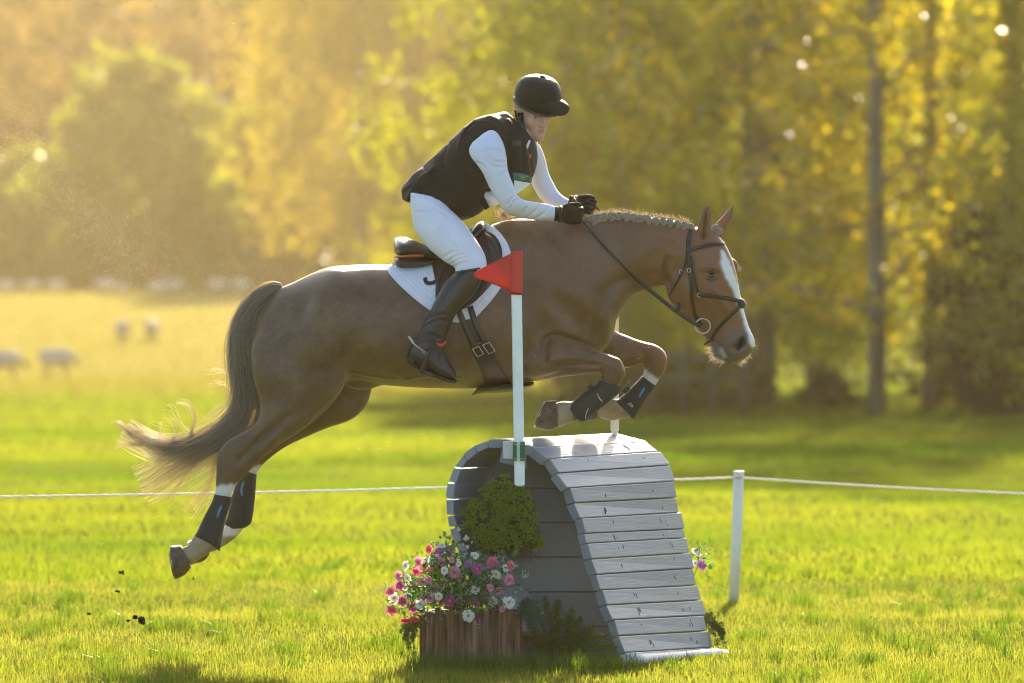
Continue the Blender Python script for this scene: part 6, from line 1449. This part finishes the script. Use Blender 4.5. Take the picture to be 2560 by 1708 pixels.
for px_ in (1632, 1708, 1782, 1858): mk('fence_post', *tube([P(px_, 815, 95.08) * (1, 1, 0) + (0, 0, -.1), P(px_, 815, 95.08) * (1, 1, 0) + (0, 0, 1.1)], .06, 8), m_rail, rail)
# the wood on the far slope: one mass
rg = np.random.default_rng(90); n = 5200; y = rg.uniform(372, 480, n); x = rg.uniform(-1, 1, n) * (y * .21 + 10); z = terrain(x, y) + rg.random(n) ** .8 * rg.uniform(9, 22, n)
v, f = leaves(np.stack([x, y, z], 1), rg.uniform(1.2, 2.6, n), 13, .9, rg)
tag(mk('far_wood', v, f, L_wood, None, False), 'misty brown wood covering the slope behind the sheep field', 'wood', kind='stuff')

# ------------------------------------------------------------------ clods, dust and haze
m_clod = M('wet_earth', (.022, .015, .010), .9, .5, 30, bump=1, bscale=60)
cr_ = np.random.default_rng(14)
def clod(px_, py_, r, d, lab, n=4):
    ps = [ellipsoid(P(px_, py_, d) + cr_.normal(0, r * .55, 3) * (1.3, .6, .8), r * cr_.uniform(.35, .8, 3), None, 8, 6) for _ in range(n)]
    v, q = remesh(ps + [ellipsoid(P(px_, py_, d), (r * .7, r * .5, r * .5), None, 8, 6)], r * .16, 1); v += normals(v, q) * (r * .14 * cr_.normal(0, 1, (len(v), 1)))
    tag(mk('earth_clod', v, q, m_clod), lab, 'clod', 'clods of earth thrown up by the hooves')
clod(352, 1550, .017, 25.6, 'largest dark clod of earth flying low over the grass at left', 9); clod(303, 1432, .009, 25.7, 'long dark clod highest in the air, left of the hind hoof', 4); clod(320, 1551, .007, 25.6, 'small clod just left of the largest one', 3)
clod(294, 1478, .008, 25.7, 'flat small clod below the highest one', 3); clod(221, 1535, .008, 25.6, 'small clod farthest left above the grass', 3); clod(482, 1447, .006, 25.7, 'tiny round clod just right of the hind hoof', 2)
sp = MB(); m_spk = leafmat('dust_speck', (.75, .68, .55), (.9, .85, .75), .6, None, .3, .1)
n = 13000; u = cr_.random(n); bx = np.where(cr_.random(n) < .75, 1, 0)
gx = np.interp(u, [0, .25, .5, .75, 1], [-10, 110, 250, 400, 660]) + cr_.normal(0, 55, n); gy = np.interp(u, [0, .25, .5, .75, 1], [300, 440, 580, 690, 740]) + cr_.normal(0, 50, n)
ux, uy = cr_.uniform(-20, 900, n), np.abs(cr_.normal(0, 420, n)) + cr_.uniform(0, 700, n)
gx, gy = np.where(bx, gx, ux), np.where(bx, gy, uy)
k = 700; gx = np.r_[gx, cr_.normal(1090, 110, k)]; gy = np.r_[gy, cr_.uniform(985, 1130, k)]; gx = np.r_[gx, cr_.normal(430, 150, k)]; gy = np.r_[gy, cr_.normal(1370, 130, k)]; gx = np.r_[gx, cr_.normal(1440, 140, 160)]; gy = np.r_[gy, cr_.normal(960, 80, 160)]
n = len(gx); d = cr_.uniform(25.0, 28.5, n); d[-160:] = cr_.uniform(25.2, 25.7, 160); c = np.stack([(gx - CX) / F * d, d, EYE - (gy - HY) / F * d], 1); r = cr_.uniform(.0005, .0012, n) * np.where(cr_.random(n) < .04, 2.0, 1)
oc = np.array([(1, 0, 0), (-1, 0, 0), (0, 1, 0), (0, -1, 0), (0, 0, 1), (0, 0, -1)], float); ofc = np.array([[0, 2, 4], [2, 1, 4], [1, 3, 4], [3, 0, 4], [2, 0, 5], [1, 2, 5], [3, 1, 5], [0, 3, 5]])
v = (c[:, None] + oc[None] * r[:, None, None]).reshape(-1, 3); f = (ofc[None] + np.arange(n)[:, None, None] * 6).reshape(-1, 3)
tag(mk('dust_specks', v, f, m_spk, None, False), 'sunlit specks of dust and water hanging in the air behind the horse', 'dust', kind='stuff')

hz = MB(); hz.box((0, 330, 34.5), (140, 0, 0), (0, 345, 0), (0, 0, 36.5)); ho = hz.obj('haze', None, None, False)
mh = bpy.data.materials.new('haze'); mh.use_nodes = True; n_, l_ = nt(mh); n_.remove(n_['Principled BSDF']); pvn = n_.new('ShaderNodeVolumePrincipled')
pvn.inputs['Color'].default_value = (1.0, .80, .46, 1); pvn.inputs['Density'].default_value = .00017; pvn.inputs['Anisotropy'].default_value = .55
l_.new(pvn.outputs[0], n_['Material Output'].inputs['Volume']); ho.data.materials.append(mh); tag(ho, 'golden haze filling the air over the field and the wood', 'haze', kind='stuff')
